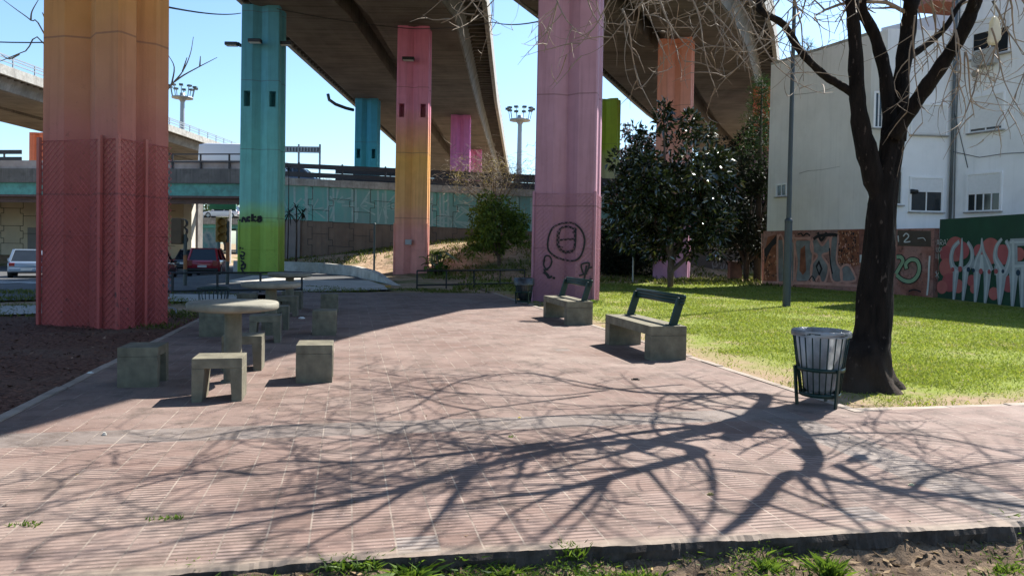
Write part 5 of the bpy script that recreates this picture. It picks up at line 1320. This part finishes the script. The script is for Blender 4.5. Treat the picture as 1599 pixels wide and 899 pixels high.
cl = clump_cloud(P(765, 275, 44), 2.8, 1.3, 1.1, 60, .35, 18, .1)
bb = P(770, 400, 44); t = leafy('bare_bush', 'thin twiggy tree with dry leaves in front of the top of the retaining wall', (bb.x, 44, terr(bb.x, 44)), cl, 1100, .11, .045, L_yel, .06, 19, nst=14, split=.5)
mb = MB(); q = random.Random(2)
for i in range(800):
    a = P(q.gauss(765, 36), q.gauss(278, 22), 44+q.uniform(-1, 1))-Vector((bb.x, 44, terr(bb.x, 44))); dr = Vector((q.gauss(0, 1), q.gauss(0, .6), q.gauss(.2, .5))).normalized()*q.uniform(.3, .9); k_1 = Vector((q.gauss(0, .1), q.gauss(0, .1), q.gauss(0, .1)))
    mb.tube([a, a+dr*.5+k_1, a+dr], [.012, .009, .004], 3, cap=False)
o = mb.build('twigs', M_twig, t); o['kind'] = 'stuff'
# young palm-like dracaena and its taller neighbour at the wall
def tuft_plant(label, px, d, base_py, tufts, r, kk=26, L=.75):
    b = P(px, base_py, d); z = terr(b.x, d); t = thing('slender_palm', label, 'palm', (b.x, d, z), 0, 'slender palms at the wall'); o0 = Vector((b.x, d, z)); mb = MB(); tops = [P(*p, d)-o0 for p in tufts]
    mb.tube([(0, 0, -.2), tops[0]*.5+Vector((.03, 0, 0)), tops[0]], [r, r*.8, r*.6], 7)
    for tp in tops[1:]: mb.tube([tops[0]*.75, (tops[0]*.75).lerp(tp, .6), tp], r*.5, 6)
    mb.build('trunk', M_barkd, t); V = []; F_ = []
    for tp in tops:
        for i in range(kk):
            th = rng.uniform(0, 6.28); e = rng.uniform(-.5, 1.2); dv = Vector((math.cos(th)*math.cos(e), math.sin(th)*math.cos(e), math.sin(e))); s_ = dv.cross(Vector((0, 0, 1))).normalized()*.035; ln = L*rng.uniform(.7, 1.2); b0 = len(V)
            for f, w_ in ((0, .4), (.4, 1), (.75, .7), (1, .05)):
                p = tp+dv*ln*f-Vector((0, 0, .5*ln*f*f)); V += [p+s_*w_, p-s_*w_]
            for j in range(3): F_.append((b0+2*j, b0+2*j+2, b0+2*j+3, b0+2*j+1))
    raw('fronds', V, np.array(F_), L_dark, t)
tuft_plant('slim palm with two leaf tufts against the brown wall', 462, 42, 405, [(463, 325), (452, 333), (473, 332)], .06)
tuft_plant('taller thin stemmed palm whose tuft reaches the guard rail', 449, 45.5, 405, [(451, 262)], .04, 20, .5)
# broad-leaved banana-like plant
b = P(684, 418, 36.5); t = thing('banana_plant', 'broad leaved plant right of the striped column foot', 'plant', (b.x, 36.5, terr(b.x, 36.5))); V = []; F_ = []
for i in range(34):
    th = rng.uniform(0, 6.28); z0 = rng.uniform(.1, 1.2); o0 = Vector((rng.gauss(-.1, .3), rng.gauss(0, .3), z0)); e = rng.uniform(.2, 1.2); dv = Vector((math.cos(th)*math.cos(e), math.sin(th)*math.cos(e), math.sin(e))); s_ = dv.cross(Vector((0, 0, 1))).normalized()*.13; ln = rng.uniform(.6, 1.15); b0 = len(V)
    for f, w_ in ((0, .15), (.25, .8), (.55, 1), (.85, .6), (1, .04)):
        p = o0+dv*ln*f-Vector((0, 0, .65*ln*f*f)); V += [p+s_*w_, p+Vector((0, 0, -.03)), p-s_*w_]
    for j in range(4):
        q_ = b0+3*j; F_ += [(q_, q_+3, q_+4, q_+1), (q_+1, q_+4, q_+5, q_+2)]
raw('leaves', V, np.array(F_), leafmat('banana_leaf', (.03, .08, .015), (.12, .21, .04), .35, .4, .5), t)
mb = MB()
for i in range(6): mb.tube([(rng.gauss(-.1, .15), rng.gauss(0, .15), -.1), (rng.gauss(-.1, .25), rng.gauss(0, .2), 1.0)], [.05, .03], 7)
mb.build('stems', M_bark, t)
# shaded trees behind, right
for px, py, d, rx, rz_, k, base, nm, lab, mt, seed in ((1165, 330, 37.5, 2.0, 2.7, 55, 1165, 'shade_tree', 'dark tree in the shade between the rubber tree and the white building', L_dark, 31), (1185, 260, 46, 2.6, 3.0, 45, 1180, 'shade_tree', 'taller dark tree far back below the side viaduct', L_dark, 33), (985, 385, 40, 2.2, 1.6, 40, 990, 'shade_tree', 'low black green shrub filling in for shade between the mauve and salmon columns', L_dark, 35), (1120, 350, 47, 3.0, 2.0, 50, 1120, 'shade_tree', 'dark tree standing behind the dim lettered wall', L_dark, 37), (1005, 340, 50, 2.6, 3.2, 50, 1000, 'shade_tree', 'dark tree filling in for shade behind the slim pale pole', L_dark, 39)):  # the two beside the pale pole are added, filling a shadowed gap
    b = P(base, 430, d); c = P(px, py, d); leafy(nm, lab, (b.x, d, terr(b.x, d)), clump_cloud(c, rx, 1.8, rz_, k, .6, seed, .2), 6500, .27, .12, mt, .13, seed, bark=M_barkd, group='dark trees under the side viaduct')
c = P(985, 228, 58); leafy('blossom_tree', 'tree with pale pink blossom showing between the lime and salmon columns', (c.x, 58, terr(c.x, 47)), clump_cloud((c.x, 58, c.z-.6), 3.0, 2, 2.0, 40, .7, 41, .2), 3500, .22, .18, L_pinkf, .15, 42, bark=M_barkd)
for px, py, d, rr, lab, seed in ((1190, 150, 37.5, 1.6, 'pine tree whose tip shows left of the white building', 51), (1262, 92, 52, 2.0, 'far pine tree rising above the roof of the white building', 53)):
    tp = P(px, py-25, d); b = Vector((tp.x, d, terr(tp.x, d))); t = thing('pine_tree', lab, 'tree', b, 0, 'pine trees'); h = tp.z-b.z; mb = MB(); mb.tube([(0, 0, -.2), (0, 0, h*.5), (0, 0, h)], [.2, .13, .03], 8); cl = []; q = random.Random(seed)
    for i in range(34):
        z = h*(.4+.6*(i/34)); r = rr*(1.05-(i/34)); th = i*2.4; e = Vector((r*math.cos(th), r*math.sin(th), z+.15)); mb.tube([(0, 0, z), e], [.04, .012], 5); cl += [(e, .38), (Vector((e.x*.55, e.y*.55, z+.1)), .38)]
    mb.build('trunk', M_barkd, t); crown('needles', t, cl, 4200, .3, .03, L_pine, up=.6)
for i, (px, py, d, r) in enumerate(((325, 328, 120, 4.0), (300, 332, 125, 3.5), (352, 334, 128, 3.0))):
    c = P(px, py, d); leafy('far_tree', ['pale green far tree behind the farther bridge, middle of three', 'far tree beside the square pier, behind the bridge', 'low far tree behind the white wagon on the bridge'][i], (c.x, d, -.5), clump_cloud(c, r, 2, 2.2, 26, .9, 60+i, .1), 1100, .5, .3, L_green, .2, 70+i, group='far trees behind the bridge')

# ---- the bare tree
TB = Vector((3.78, 7.9, -.04))
t = thing('bare_tree', 'big dark leafless tree with several limbs beside the litter bin', 'tree', TB)
n = NT('bare_tree_bark'); v = n.co(); zz = n.sep(v)[2]
c = n.mix(n.ramp(n.noise(12, 6, n.co((1, 1, .22)), .7), [(.35, 0), (.7, 1)]), (.004, .0033, .003), (.02, .0155, .013))
c = n.mix(n.ramp(n.noise(20, 4, n.co((1, 1, .4)), .6), [(.64, 0), (.68, .55)]), c, (.12, .095, .08))
foot = n.ramp(n.math('ADD', n.math('MULTIPLY', zz, 1.2), n.math('MULTIPLY', n.noise(5, 4, v), .6)), [(.35, 1), (.95, 0)])
c = n.mix(n.math('MULTIPLY', foot, .6), c, (.085, .06, .045))
c = n.mix(n.ramp(n.math('DIVIDE', zz, 7.0), [(.62, 0), (.95, .6)]), c, (.16, .12, .09))
M_tbark = n.fin(c, .92, spec=.2); n.bump(n.noise(10, 7, n.co((1, 1, .18)), .75), 1.0, .06)
def tl(p): return Vector(p)-TB
limbs = []
def smooth_path(pts, sub=5):
    q = [Vector(p) for p in pts]; S = []
    for i in range(len(q)-1):
        p0 = q[i-1] if i else q[0]*2-q[1]; p3 = q[i+2] if i+2 < len(q) else q[-1]*2-q[-2]
        for j in range(sub):
            u = j/sub; S.append(.5*((2*q[i])+(q[i+1]-p0)*u+(2*p0-5*q[i]+4*q[i+1]-p3)*u*u+(3*q[i]-p0-3*q[i+1]+p3)*u**3))
    S.append(q[-1]); return S
def limb(mb, pts, r0, r1, n_=10, sub=5, keep=True, wig=.03):
    S = smooth_path(pts, sub); k = len(S)
    rr = list(np.interp(np.linspace(0, len(pts)-1, k), range(len(pts)), list(r0)+[r0[-1]*(1-.9*(j+1)/(len(pts)-len(r0))) for j in range(len(pts)-len(r0))])) if isinstance(r0, tuple) else [r0+(r1-r0)*(i/(k-1))**.8 for i in range(k)]; rr = [r*(1+.06*math.sin(i*1.9)+.04*math.sin(i*.7+2)) for i, r in enumerate(rr)]
    rr = [r*.82 for r in rr]
    S = [p+Vector((rng.gauss(0, wig*r), rng.gauss(0, wig*r), 0)) for p, r in zip(S, rr)]
    mb.tube(S, rr, n_)
    if keep: limbs.append((S, rr))
mb = MB()
# trunk: built as one irregular tube with root flare
tp_ = [(Vector((.02, 0, -.15)), .46), (Vector((.03, 0, .0)), .40), (Vector((.01, 0, .15)), .32), (Vector((0, 0, .4)), .268)]
for py, px, r in ((520, 1361, 31), (450, 1367, 29), (390, 1374, 26), (330, 1377, 24.5), (285, 1382, 23), (240, 1390, 20), (200, 1394, 19.5)):
    tp_.append((tl(P(px, py, 7.9)), r*.85*7.9/1150))
k = 44; V = []; rows = []
S = smooth_path([p for p, r in tp_], 4); rr = np.interp(np.linspace(0, len(tp_)-1, len(S)), range(len(tp_)), [r for p, r in tp_])
for i, p in enumerate(S):
    fl_ = max(0, 1-(p.z+.1)/.55)
    V += [p+Vector((math.cos(a)*r_, math.sin(a)*r_, 0)) for a, r_ in ((2*math.pi*j/k, rr[i]*(1+fl_*.22*math.sin(5*2*math.pi*j/k+1)+.05*math.sin(3*2*math.pi*j/k+i*.25)+.04*math.sin(7*2*math.pi*j/k+i*.6)+.035*math.sin(11*2*math.pi*j/k-i*.35)+rng.gauss(0, .012))) for j in range(k))]
mb.add(V, [(i*k+j, i*k+(j+1) % k, (i+1)*k+(j+1) % k, (i+1)*k+j) for i in range(len(S)-1) for j in range(k)], True)
Q = lambda px, py, d: tl(P(px, py, d)); ZC = lambda px, py: (1.5+.37*G(px, py).y)/.7765
CC = lambda px, py, z: tl(C(px, py, max(ZC(px, py), z if z < 4.3 else 4.3+(z-4.3)*.55)))
limb(mb, [Q(1380, 330, 7.9), Q(1362, 270, 7.85), Q(1345, 200, 7.8), Q(1338, 140, 7.75), Q(1335, 60, 7.7), Q(1331, -10, 7.65), CC(1000, 688, 4.55), CC(875, 702, 4.8), CC(740, 730, 5.1), CC(570, 779, 5.6), CC(400, 816, 6.0), CC(186, 867, 6.6)], (.12, .135, .115, .095, .08, .078, .075, .068, .06), 0, 12)
limb(mb, [Q(1338, 150, 7.78), Q(1310, 132, 7.75), Q(1285, 116, 7.7), Q(1250, 80, 7.6), Q(1225, 40, 7.5), Q(1185, 6, 7.35), CC(860, 690, 4.35), CC(700, 710, 4.6), CC(550, 722, 4.9), CC(400, 741, 5.3), CC(140, 755, 5.9)], (.055, .052, .05, .046, .044, .042, .042), 0, 9)
limb(mb, [Q(1392, 225, 7.9), Q(1383, 120, 7.95), Q(1366, 55, 7.95), Q(1345, 0, 7.9), CC(1094, 705, 4.5), CC(1010, 730, 4.8), CC(875, 764, 5.3), CC(777, 776, 5.7), CC(700, 790, 6.2)], (.10, .085, .07, .08, .075, .07), 0, 11)
limb(mb, [Q(1400, 220, 7.9), Q(1408, 120, 8.0), Q(1418, 50, 8.1), Q(1428, -10, 8.2), CC(1196, 619, 4.9), CC(1120, 615, 5.4), CC(989, 611, 6.1), CC(838, 583, 7.0)], (.11, .10, .098, .10, .085, .075), 0, 11)
limb(mb, [Q(1393, 215, 7.8), Q(1430, 160, 7.65), Q(1465, 110, 7.5), Q(1500, 55, 7.3), Q(1520, 10, 7.2), Q(1530, -30, 7.1), CC(1228, 741, 4.5), CC(1177, 794, 5.1), CC(1128, 832, 5.7)], (.10, .09, .085, .08, .075, .07, .065, .055, .04), 0, 10)
limb(mb, [Q(1412, 95, 8.05), Q(1440, 75, 8.1), Q(1475, 45, 8.15), Q(1505, 0, 8.2), tl((5.6, 8.6, 4.7)), tl((6.6, 8.9, 5.3)), tl((7.4, 8.6, 5.9))], .055, .015, 8)
limb(mb, [Q(1515, 20, 7.22), Q(1545, -25, 7.0), tl((5.6, 6.9, 4.5)), tl((6.4, 6.7, 4.8)), tl((7.2, 6.3, 5.2))], .06, .015, 8)
limb(mb, [CC(740, 730, 5.1), CC(690, 800, 5.6), CC(640, 850, 6.0)], .05, .012, 7)
limb(mb, [CC(951, 745, 5.1), CC(900, 790, 5.6), CC(830, 850, 6.2)], .05, .012, 7)
limb(mb, [tl((5.0, 7.6, 4.5)), CC(1400, 770, 4.9), CC(1450, 745, 5.2), CC(1520, 728, 5.6), CC(1610, 715, 6.0)], .05, .015, 7)
limb(mb, [CC(1400, 765, 4.9), CC(1430, 775, 5.2), CC(1500, 770, 5.6), CC(1600, 765, 6.2)], .04, .012, 7)
for ln in ([(1064, 600), (932, 607), (838, 583), (760, 585), (650, 590), (560, 575)], [(951, 609), (850, 618), (700, 612), (620, 600), (560, 590)], [(1100, 655), (980, 648), (880, 648), (800, 655), (700, 660), (560, 668), (480, 662)],
           [(920, 617), (800, 632), (740, 640), (660, 660), (600, 678), (520, 690), (440, 700)], [(740, 640), (690, 630), (640, 612), (590, 606)], [(951, 690), (860, 692), (760, 700), (640, 715), (500, 728)], [(800, 716), (700, 735), (640, 765), (560, 775)],
           [(400, 741), (330, 735), (250, 750), (150, 775), (0, 790)], [(570, 779), (470, 790), (360, 800), (250, 815), (100, 835), (0, 850)], [(1010, 735), (1060, 790), (1100, 815)], [(480, 662), (400, 668), (300, 685), (200, 690)], [(760, 585), (700, 600), (640, 640), (560, 660)],
           [(560, 722), (440, 720), (350, 735), (280, 732)], [(1000, 690), (930, 665), (850, 668), (760, 680), (640, 690), (540, 700)], [(1090, 640), (1000, 632), (900, 638), (820, 640)], [(640, 765), (560, 812), (480, 850), (420, 890)], [(875, 764), (800, 800), (740, 850)]):
    z_ = rng.uniform(4.25, 4.6); kk_ = len(ln)
    limb(mb, [CC(x_+rng.uniform(-4, 4), y_, z_+i_*.1) for i_, (x_, y_) in enumerate(ln)], .026, .008, 6, 4)
limb(mb, [CC(1240, 700, 4.3), CC(1275, 735, 4.9), CC(1310, 790, 5.5)], .05, .012, 7)
mb.build('trunk', M_tbark, t)
# secondary branches and hanging twigs
br_ = MB(); tw = MB(); q = random.Random(12); tips = []
def wander(p, d, L, r, mbx, n_, droop, curl, lvl):
    k = max(5, int(L/.085)); st = L/k; S = [p]; R_ = [r]; d = d.normalized(); ax = Vector((q.gauss(0, 1), q.gauss(0, 1), q.gauss(0, .4))).normalized()
    for i in range(k):
        f = i/k
        d = d+Vector((q.gauss(0, .085), q.gauss(0, .085), q.gauss(0, .07)))+Vector((0, 0, -droop*(1-2.1*f)*.17))+ax.cross(d)*curl*.12
        d.normalize(); S.append(S[-1]+d*st); R_.append(r*(1-.75*(i+1)/k))
    mbx.tube(S, R_, n_, cap=(lvl < 2)); return S, R_
def side_dir(d):
    a = d.orthogonal().normalized(); b = d.cross(a); th = q.uniform(0, 6.28); return (a*math.cos(th)+b*math.sin(th))
for S, rr in limbs:
    k = len(S); acc = 0
    for i in range(int(k*.28), k):
        if (S[i]+TB).z < 3.75: continue
        acc += (S[i]-S[i-1]).length
        while acc > .24:
            acc -= .24; d = (S[i]-S[i-1]).normalized(); sd_ = side_dir(d); L = q.uniform(.7, 2.3)*(.6+.5*(1-i/k)); sd_.z = abs(sd_.z)*.7
            s2, r2 = wander(S[i], d*.5+sd_*.9+Vector((0, 0, .1)), L, max(.009, min(.026, rr[i]*.42)), br_, 5, q.uniform(.15, .8), q.uniform(-1, 1), 1)
            for j in range(2, len(s2), 2):
                if q.random() < .72: tips.append((s2[j], (s2[j]-s2[j-1]).normalized(), r2[j]))
            tips.append((s2[-1], (s2[-1]-s2[-2]).normalized(), r2[-1]))
for p, d, r in tips:
    s3, r3 = wander(p, d*.5+side_dir(d)*.9, q.uniform(.22, .7), max(.005, r*.75), tw, 4, q.uniform(.2, 1.3), q.uniform(-1.8, 1.8), 2)
    if q.random() < .55:
        j = len(s3)//2; wander(s3[j], side_dir((s3[j]-s3[j-1]).normalized()), q.uniform(.1, .3), .0045, tw, 3, q.uniform(0, 1), q.uniform(-2, 2), 2)
# drooping sprays that hang into the view over the lawn side and before the building
def spray_down(px, py, d, dirn, L, r):
    p = Q(px, py, d); s2, r2 = wander(p, Vector(dirn), L, r, br_, 5, 1.25, q.uniform(-.9, .9), 1)
    for j in range(2, len(s2), 2):
        dd = (s2[j]-s2[j-1]).normalized()
        if q.random() < .8:
            s3, r3 = wander(s2[j], dd*.6+side_dir(dd), q.uniform(.25, .65), max(.006, r2[j]*.7), tw, 4, q.uniform(.3, 1.2), q.uniform(-2, 2), 2)
            for jj in range(2, len(s3), 2):
                if q.random() < .4: wander(s3[jj], side_dir((s3[jj]-s3[jj-1]).normalized()), q.uniform(.08, .25), .0045, tw, 3, 0, q.uniform(-2.5, 2.5), 2)
for i in range(25):
    px = 865+i*17.5+q.uniform(-10, 10); spray_down(px, q.uniform(-60, 25), q.uniform(5.9, 8.2), (q.uniform(-.7, .5), q.uniform(-.4, .4), -.45), q.uniform(.6, 1.2), q.uniform(.007, .012))
for i in range(6): spray_down(700+i*22+q.uniform(-8, 8), q.uniform(-60, -10), q.uniform(6.0, 7.0), (q.uniform(-.8, .3), q.uniform(-.3, .3), -.35), q.uniform(.3, .7), .010)
for i in range(22):
    px = 1420+i*9.5+q.uniform(-8, 8); spray_down(px, q.uniform(-30, 120), q.uniform(6.7, 8.6), (q.uniform(-.3, .6), q.uniform(-.4, .4), -.5), q.uniform(.5, 1.1), q.uniform(.007, .012))
br_.build('branches', M_twig, t)['kind'] = 'stuff'; tw.build('twigs', M_twig, t)['kind'] = 'stuff'
# yellowed plastic bag caught in its twigs
mb = MB(); mb.lathe([(0, .14), (.018, .13), (.03, .09), (.044, .0), (.05, -.07), (.052, -.10), (.03, -.135), (0, -.13)], 28, wob=lambda i, th: (.012*math.sin(3*th+i)+.007*math.sin(7*th+2*i))*(i > 1))
bgp = P(1552, 48, 7.2); n = NT('thin_plastic'); n.fin(n.mix(n.noise(5, 3), (.62, .61, .55), (.75, .75, .72)), .4); tr = n.n('ShaderNodeBsdfTranslucent'); tr.inputs[0].default_value = (.7, .68, .56, 1); mx = n.n('ShaderNodeMixShader'); mx.inputs[0].default_value = .5; n.l(n.b.outputs[0], mx.inputs[1]); n.l(tr.outputs[0], mx.inputs[2]); n.l(mx.outputs[0], n.out.inputs[0])
mb.tube([(0, 0, .16), (.0, .01, .45)], .006, 5)
o = mb.build('plastic_bag', n.m, loc=bgp); tag(o, 'yellowish white plastic bag caught in the twigs in front of the building', 'plastic bag')
# leafless tree behind the nearest column: its branches show on both sides of it
b0 = Vector((-8.7, 15.6, -.05)); t = thing('bare_tree', 'slim leafless tree behind the nearest column, bare twigs against the sky on both sides', 'tree', b0)
mb = MB(); S = [Vector((0, 0, -.2)), Vector((.05, 0, 1.5)), Vector((.0, .1, 3.0)), Vector((.1, .1, 4.6)), Vector((.0, .1, 6.2))]; mb.tube(S, [.13, .11, .09, .06, .03], 9); mb.build('trunk', M_tbark, t)
def bq(px, py, d=15.5): return P(px, py, d)-b0
for pts in ([S[2], bq(262, 140), bq(285, 112), bq(297, 85), bq(302, 58)], [bq(268, 132), bq(272, 105), bq(262, 85)], [bq(272, 128), bq(288, 117), bq(312, 104), bq(339, 90)], [bq(285, 112), bq(292, 90)], [bq(312, 104), bq(313, 88)],
            [S[2], bq(70, 55), bq(48, 32), bq(25, 15), bq(5, 0)], [bq(48, 32), bq(50, 18), bq(60, 0)], [S[2], bq(70, 70), bq(40, 80), bq(10, 92), bq(-10, 100)], [bq(70, 28), bq(66, 20)], [bq(30, 85), bq(15, 92), bq(2, 86)]):
    mb = MB(); P_ = smooth_path(pts, 4); mb.tube(P_, [.019*(1-.75*i/len(P_)) for i in range(len(P_))], 6); mb.build('branch', M_twig, t)

# ------------------------------------------------------------------ small ground things
def leaf_litter(name, label, pts, size, mat, kind='stuff', cat='leaves', curl=.4):
    V = []; F_ = []
    for x, y, z in pts:
        th = rng.uniform(0, 6.28); L = size*rng.uniform(.5, 1.3); w_ = L*rng.uniform(.3, .5); u = Vector((math.cos(th), math.sin(th), rng.gauss(0, .25))); s = Vector((-math.sin(th), math.cos(th), rng.gauss(0, .25))); c_ = Vector((x, y, z)); b0 = len(V)
        V += [c_-u*L/2+Vector((0, 0, curl*L*.3)), c_+s*w_/2+Vector((0, 0, curl*w_*.4)), c_+u*L/2+Vector((0, 0, curl*L*.2)), c_-s*w_/2+Vector((0, 0, curl*w_*.3)), c_]
        F_ += [(b0, b0+4, b0+1), (b0+1, b0+4, b0+2), (b0+2, b0+4, b0+3), (b0+3, b0+4, b0)]
    o = raw(name, V, np.array(F_), mat); return tag(o, label, cat, kind=kind)
L_litter = leafmat('dry_leaf', (.07, .04, .02), (.30, .21, .12), .7, .15, .2, dead=(.45, .33, .10))
L_chip = leafmat('bark_chip', (.06, .032, .024), (.20, .10, .07), .9, 0, .1, dead=(.34, .22, .16))
pts = []
for i in range(800):
    a, b = rng.uniform(-2.2, 4.2), -abs(rng.gauss(.0, .35))-.03; p = wp(a, b); 
    if rng.random() < .35+.5*sm(-.5, 1.5, a): pts.append((p.x, p.y, soilz(p.x, p.y)+.025))
leaf_litter('leaf_litter', 'dry leaves and crumbs on the soil along the broken paving edge', pts, .055, L_litter)
pts = []
for i in range(150):
    a, b = rng.uniform(LW+.2, 4), rng.uniform(.1, 7); p = wp(a, b)
    if a < RW or b < SIDEB: pts.append((p.x, p.y, .004))
leaf_litter('leaf_crumbs', 'scattered leaf crumbs on the paving', pts, .022, L_litter, curl=.3)
pts = []
for i in range(420):
    a, b = rng.uniform(RW+.15, 7), rng.uniform(SIDEB+.1, SIDEB+3.2); p = wp(a, b)
    if rng.random() < math.exp(-(b-SIDEB)): pts.append((p.x, p.y, terr(p.x, p.y)+.03))
leaf_litter('lawn_litter', 'dry leaf bits on the bare earth at the edge of the lawn', pts, .04, L_litter)
pts = []
while len(pts) < 5200:
    x, y = rng.uniform(-9.5, -2.5), rng.uniform(4.2, 14)
    if pl((x, y))[0] > LW-.12: continue
    pts.append((x, y, terr(x, y)+.028))
leaf_litter('bark_chips', 'reddish brown chips of the mulch bed', pts, .06, L_chip, cat='mulch', curl=.2)
clod = MB()
for i in range(520):
    a = rng.uniform(-2.0, 4.0); b = -abs(rng.gauss(0, .28))-.02; p = wp(a, b); r = rng.uniform(.005, .02)*(1.5 if rng.random() < .1 else 1)
    if rng.random() > .3+.7*sm(-.4, 1, a): continue
    z = soilz(p.x, p.y)+.02; V = [Vector((math.cos(th)*r*rng.uniform(.7, 1.3), math.sin(th)*r*rng.uniform(.7, 1.3), 0)) for th in np.arange(5)*1.2566]
    clod.add([Vector((p.x, p.y, z-.004))+v for v in V]+[Vector((p.x+rng.gauss(0, r*.2), p.y+rng.gauss(0, r*.2), z+r*rng.uniform(.5, 1)))], [(j, (j+1) % 5, 5) for j in range(5)])
o = clod.build('soil_clods', M_soil); tag(o, 'clods of earth below the paving edge', 'soil', kind='stuff')
M_weed = leafmat('weed_leaf', (.05, .10, .018), (.15, .23, .045), .5, .45, .3)
pts = []
while len(pts) < 7500:
    a, b = rng.uniform(-1.9, 3.6), -abs(rng.gauss(0, .3))-.03-.055*0; p = wp(a, b)
    if rng.random() > (vn(p.x*3.1, p.y*3.7)-.3)*1.4*(1.1-.6*sm(.3, 2, a)): continue
    pts.append((p.x, p.y, soilz(p.x, p.y)+.015))
o = blades('soil_sprouts', pts, nrg.uniform(.008, .036, len(pts)), .004, M_weed, 1.1); tag(o, 'sparse green sprouts over the soil along the paving edge', 'weeds', kind='stuff')
def weed(px, py, w_, h, n_, broad, label, onpath=False):
    z = 0 if onpath else -.06
    g = G(px, py, z); z = .0 if onpath else soilz(g.x, g.y)+.015
    cl_ = lambda s: max(-1.3*s, min(1.3*s, rng.gauss(0, s)))
    pts = [(g.x+cl_(w_), g.y+cl_(w_*.45), z) for _ in range(n_)]
    o = blades('weed_tuft', pts, nrg.uniform(.4, 1, n_)*h, .004 if not broad else .009, M_weed, 1.0 if broad else .55)
    tag(o, label, 'weed', 'green weed tufts')
for i, (px, py, w_, h, n_, br) in enumerate([(552, 892, .08, .05, 180, 1), (640, 893, .05, .08, 150, 1), (648, 880, .03, .07, 60, 1), (716, 876, .05, .06, 150, 1), (790, 886, .04, .05, 70, 1), (893, 872, .04, .085, 120, 0), (930, 890, .05, .05, 90, 1), (980, 888, .04, .05, 80, 1), (1010, 893, .04, .06, 90, 0), (1200, 872, .03, .07, 110, 0), (1298, 882, .035, .10, 170, 0), (1392, 895, .05, .06, 120, 0), (1580, 872, .05, .05, 90, 0), (300, 897, .05, .04, 70, 1)]):
    weed(px, py, w_, h, n_, br, ['leafy green weed', 'grassy green tuft'][1-br]+' number '+'' if False else ('broad leaved' if br else 'grassy')+' weed tuft, '+['leftmost but one below the paving edge', 'second clump with tall shoots', 'small shoot against the paving edge', 'clump left of the washed out hole', 'sparse clump at the washed out hole', 'tall clump right of the hole', 'low clump on clods', 'flat clump among clods', 'thin clump before the dark edge', 'dark clump at the shaded edge', 'tallest bright clump right of centre', 'thin clump at the bottom rim', 'clump at the far right', 'clump at the far left'][i])
for i, (px, py, w_, n_) in enumerate([(40, 819, .05, 60), (272, 809, .03, 50), (244, 811, .04, 26), (800, 682, .02, 14), (915, 470, .08, 60), (930, 473, .12, 120)]):
    weed(px, py, w_, .022 if i < 4 else .12, n_, 0, 'small weed in the paving, '+['at the left edge', 'bright tuft near the long shadow', 'thin line beside the bright tuft', 'tiny one mid path', 'at the right foot of the mauve column', 'thicker one at the mauve column corner'][i], True)
def bit(name, label, cat, px, py, sx, sy, sz, mat, rz=0, z=0.0):
    g = G(px, py, z); mb = MB(); q0_ = []
    for i in range(9): th = 2*math.pi*i/9; q0_.append((sx/2*math.cos(th)*rng.uniform(.8, 1.2), sy/2*math.sin(th)*rng.uniform(.8, 1.2)))
    mb.prism(q0_, 0, sz*.5); mb.prism([(x*.6, y*.6) for x, y in q0_], sz*.5, sz); o = mb.build(name, mat, loc=(g.x, g.y, z)); o.rotation_euler = (0, 0, rz); return tag(o, label, cat)
M_paper = plain('paper_scrap', (.7, .7, .68), .8, .1, 5, 0)
bit('paper_scrap', 'white paper scrap on the shaded path behind the right hand stools', 'litter', 471, 497, .12, .10, .03, M_paper); bit('paper_scrap', 'white scrap on the mulch left of the nearest stools', 'litter', 141, 583, .07, .05, .02, M_paper)
bit('twig_piece', 'short dark piece of wood lying on the path before the near bench', 'twig', 993, 593, .10, .035, .02, M_barkd); bit('fallen_leaf', 'curled brown leaf on the paving right of centre', 'leaf', 1109, 772, .045, .03, .012, plain('leaf_olive', (.12, .10, .02), .6, .2, 9, 0), .3)
bit('fallen_leaf', 'pale leaf lying on the grey tile band', 'leaf', 1423, 757, .04, .022, .01, plain('leaf_pale', (.5, .46, .28), .6, .2, 9, 0), .2); bit('fallen_leaf', 'small yellow leaf on the grey tile row mid path', 'leaf', 811, 652, .03, .025, .006, plain('leaf_yellow', (.5, .38, .04), .6, .2, 9, 0))
bit('stone_lump', 'small stone on the joint of the grey tile row at the left', 'stone', 163, 679, .035, .03, .02, M_kerbw)
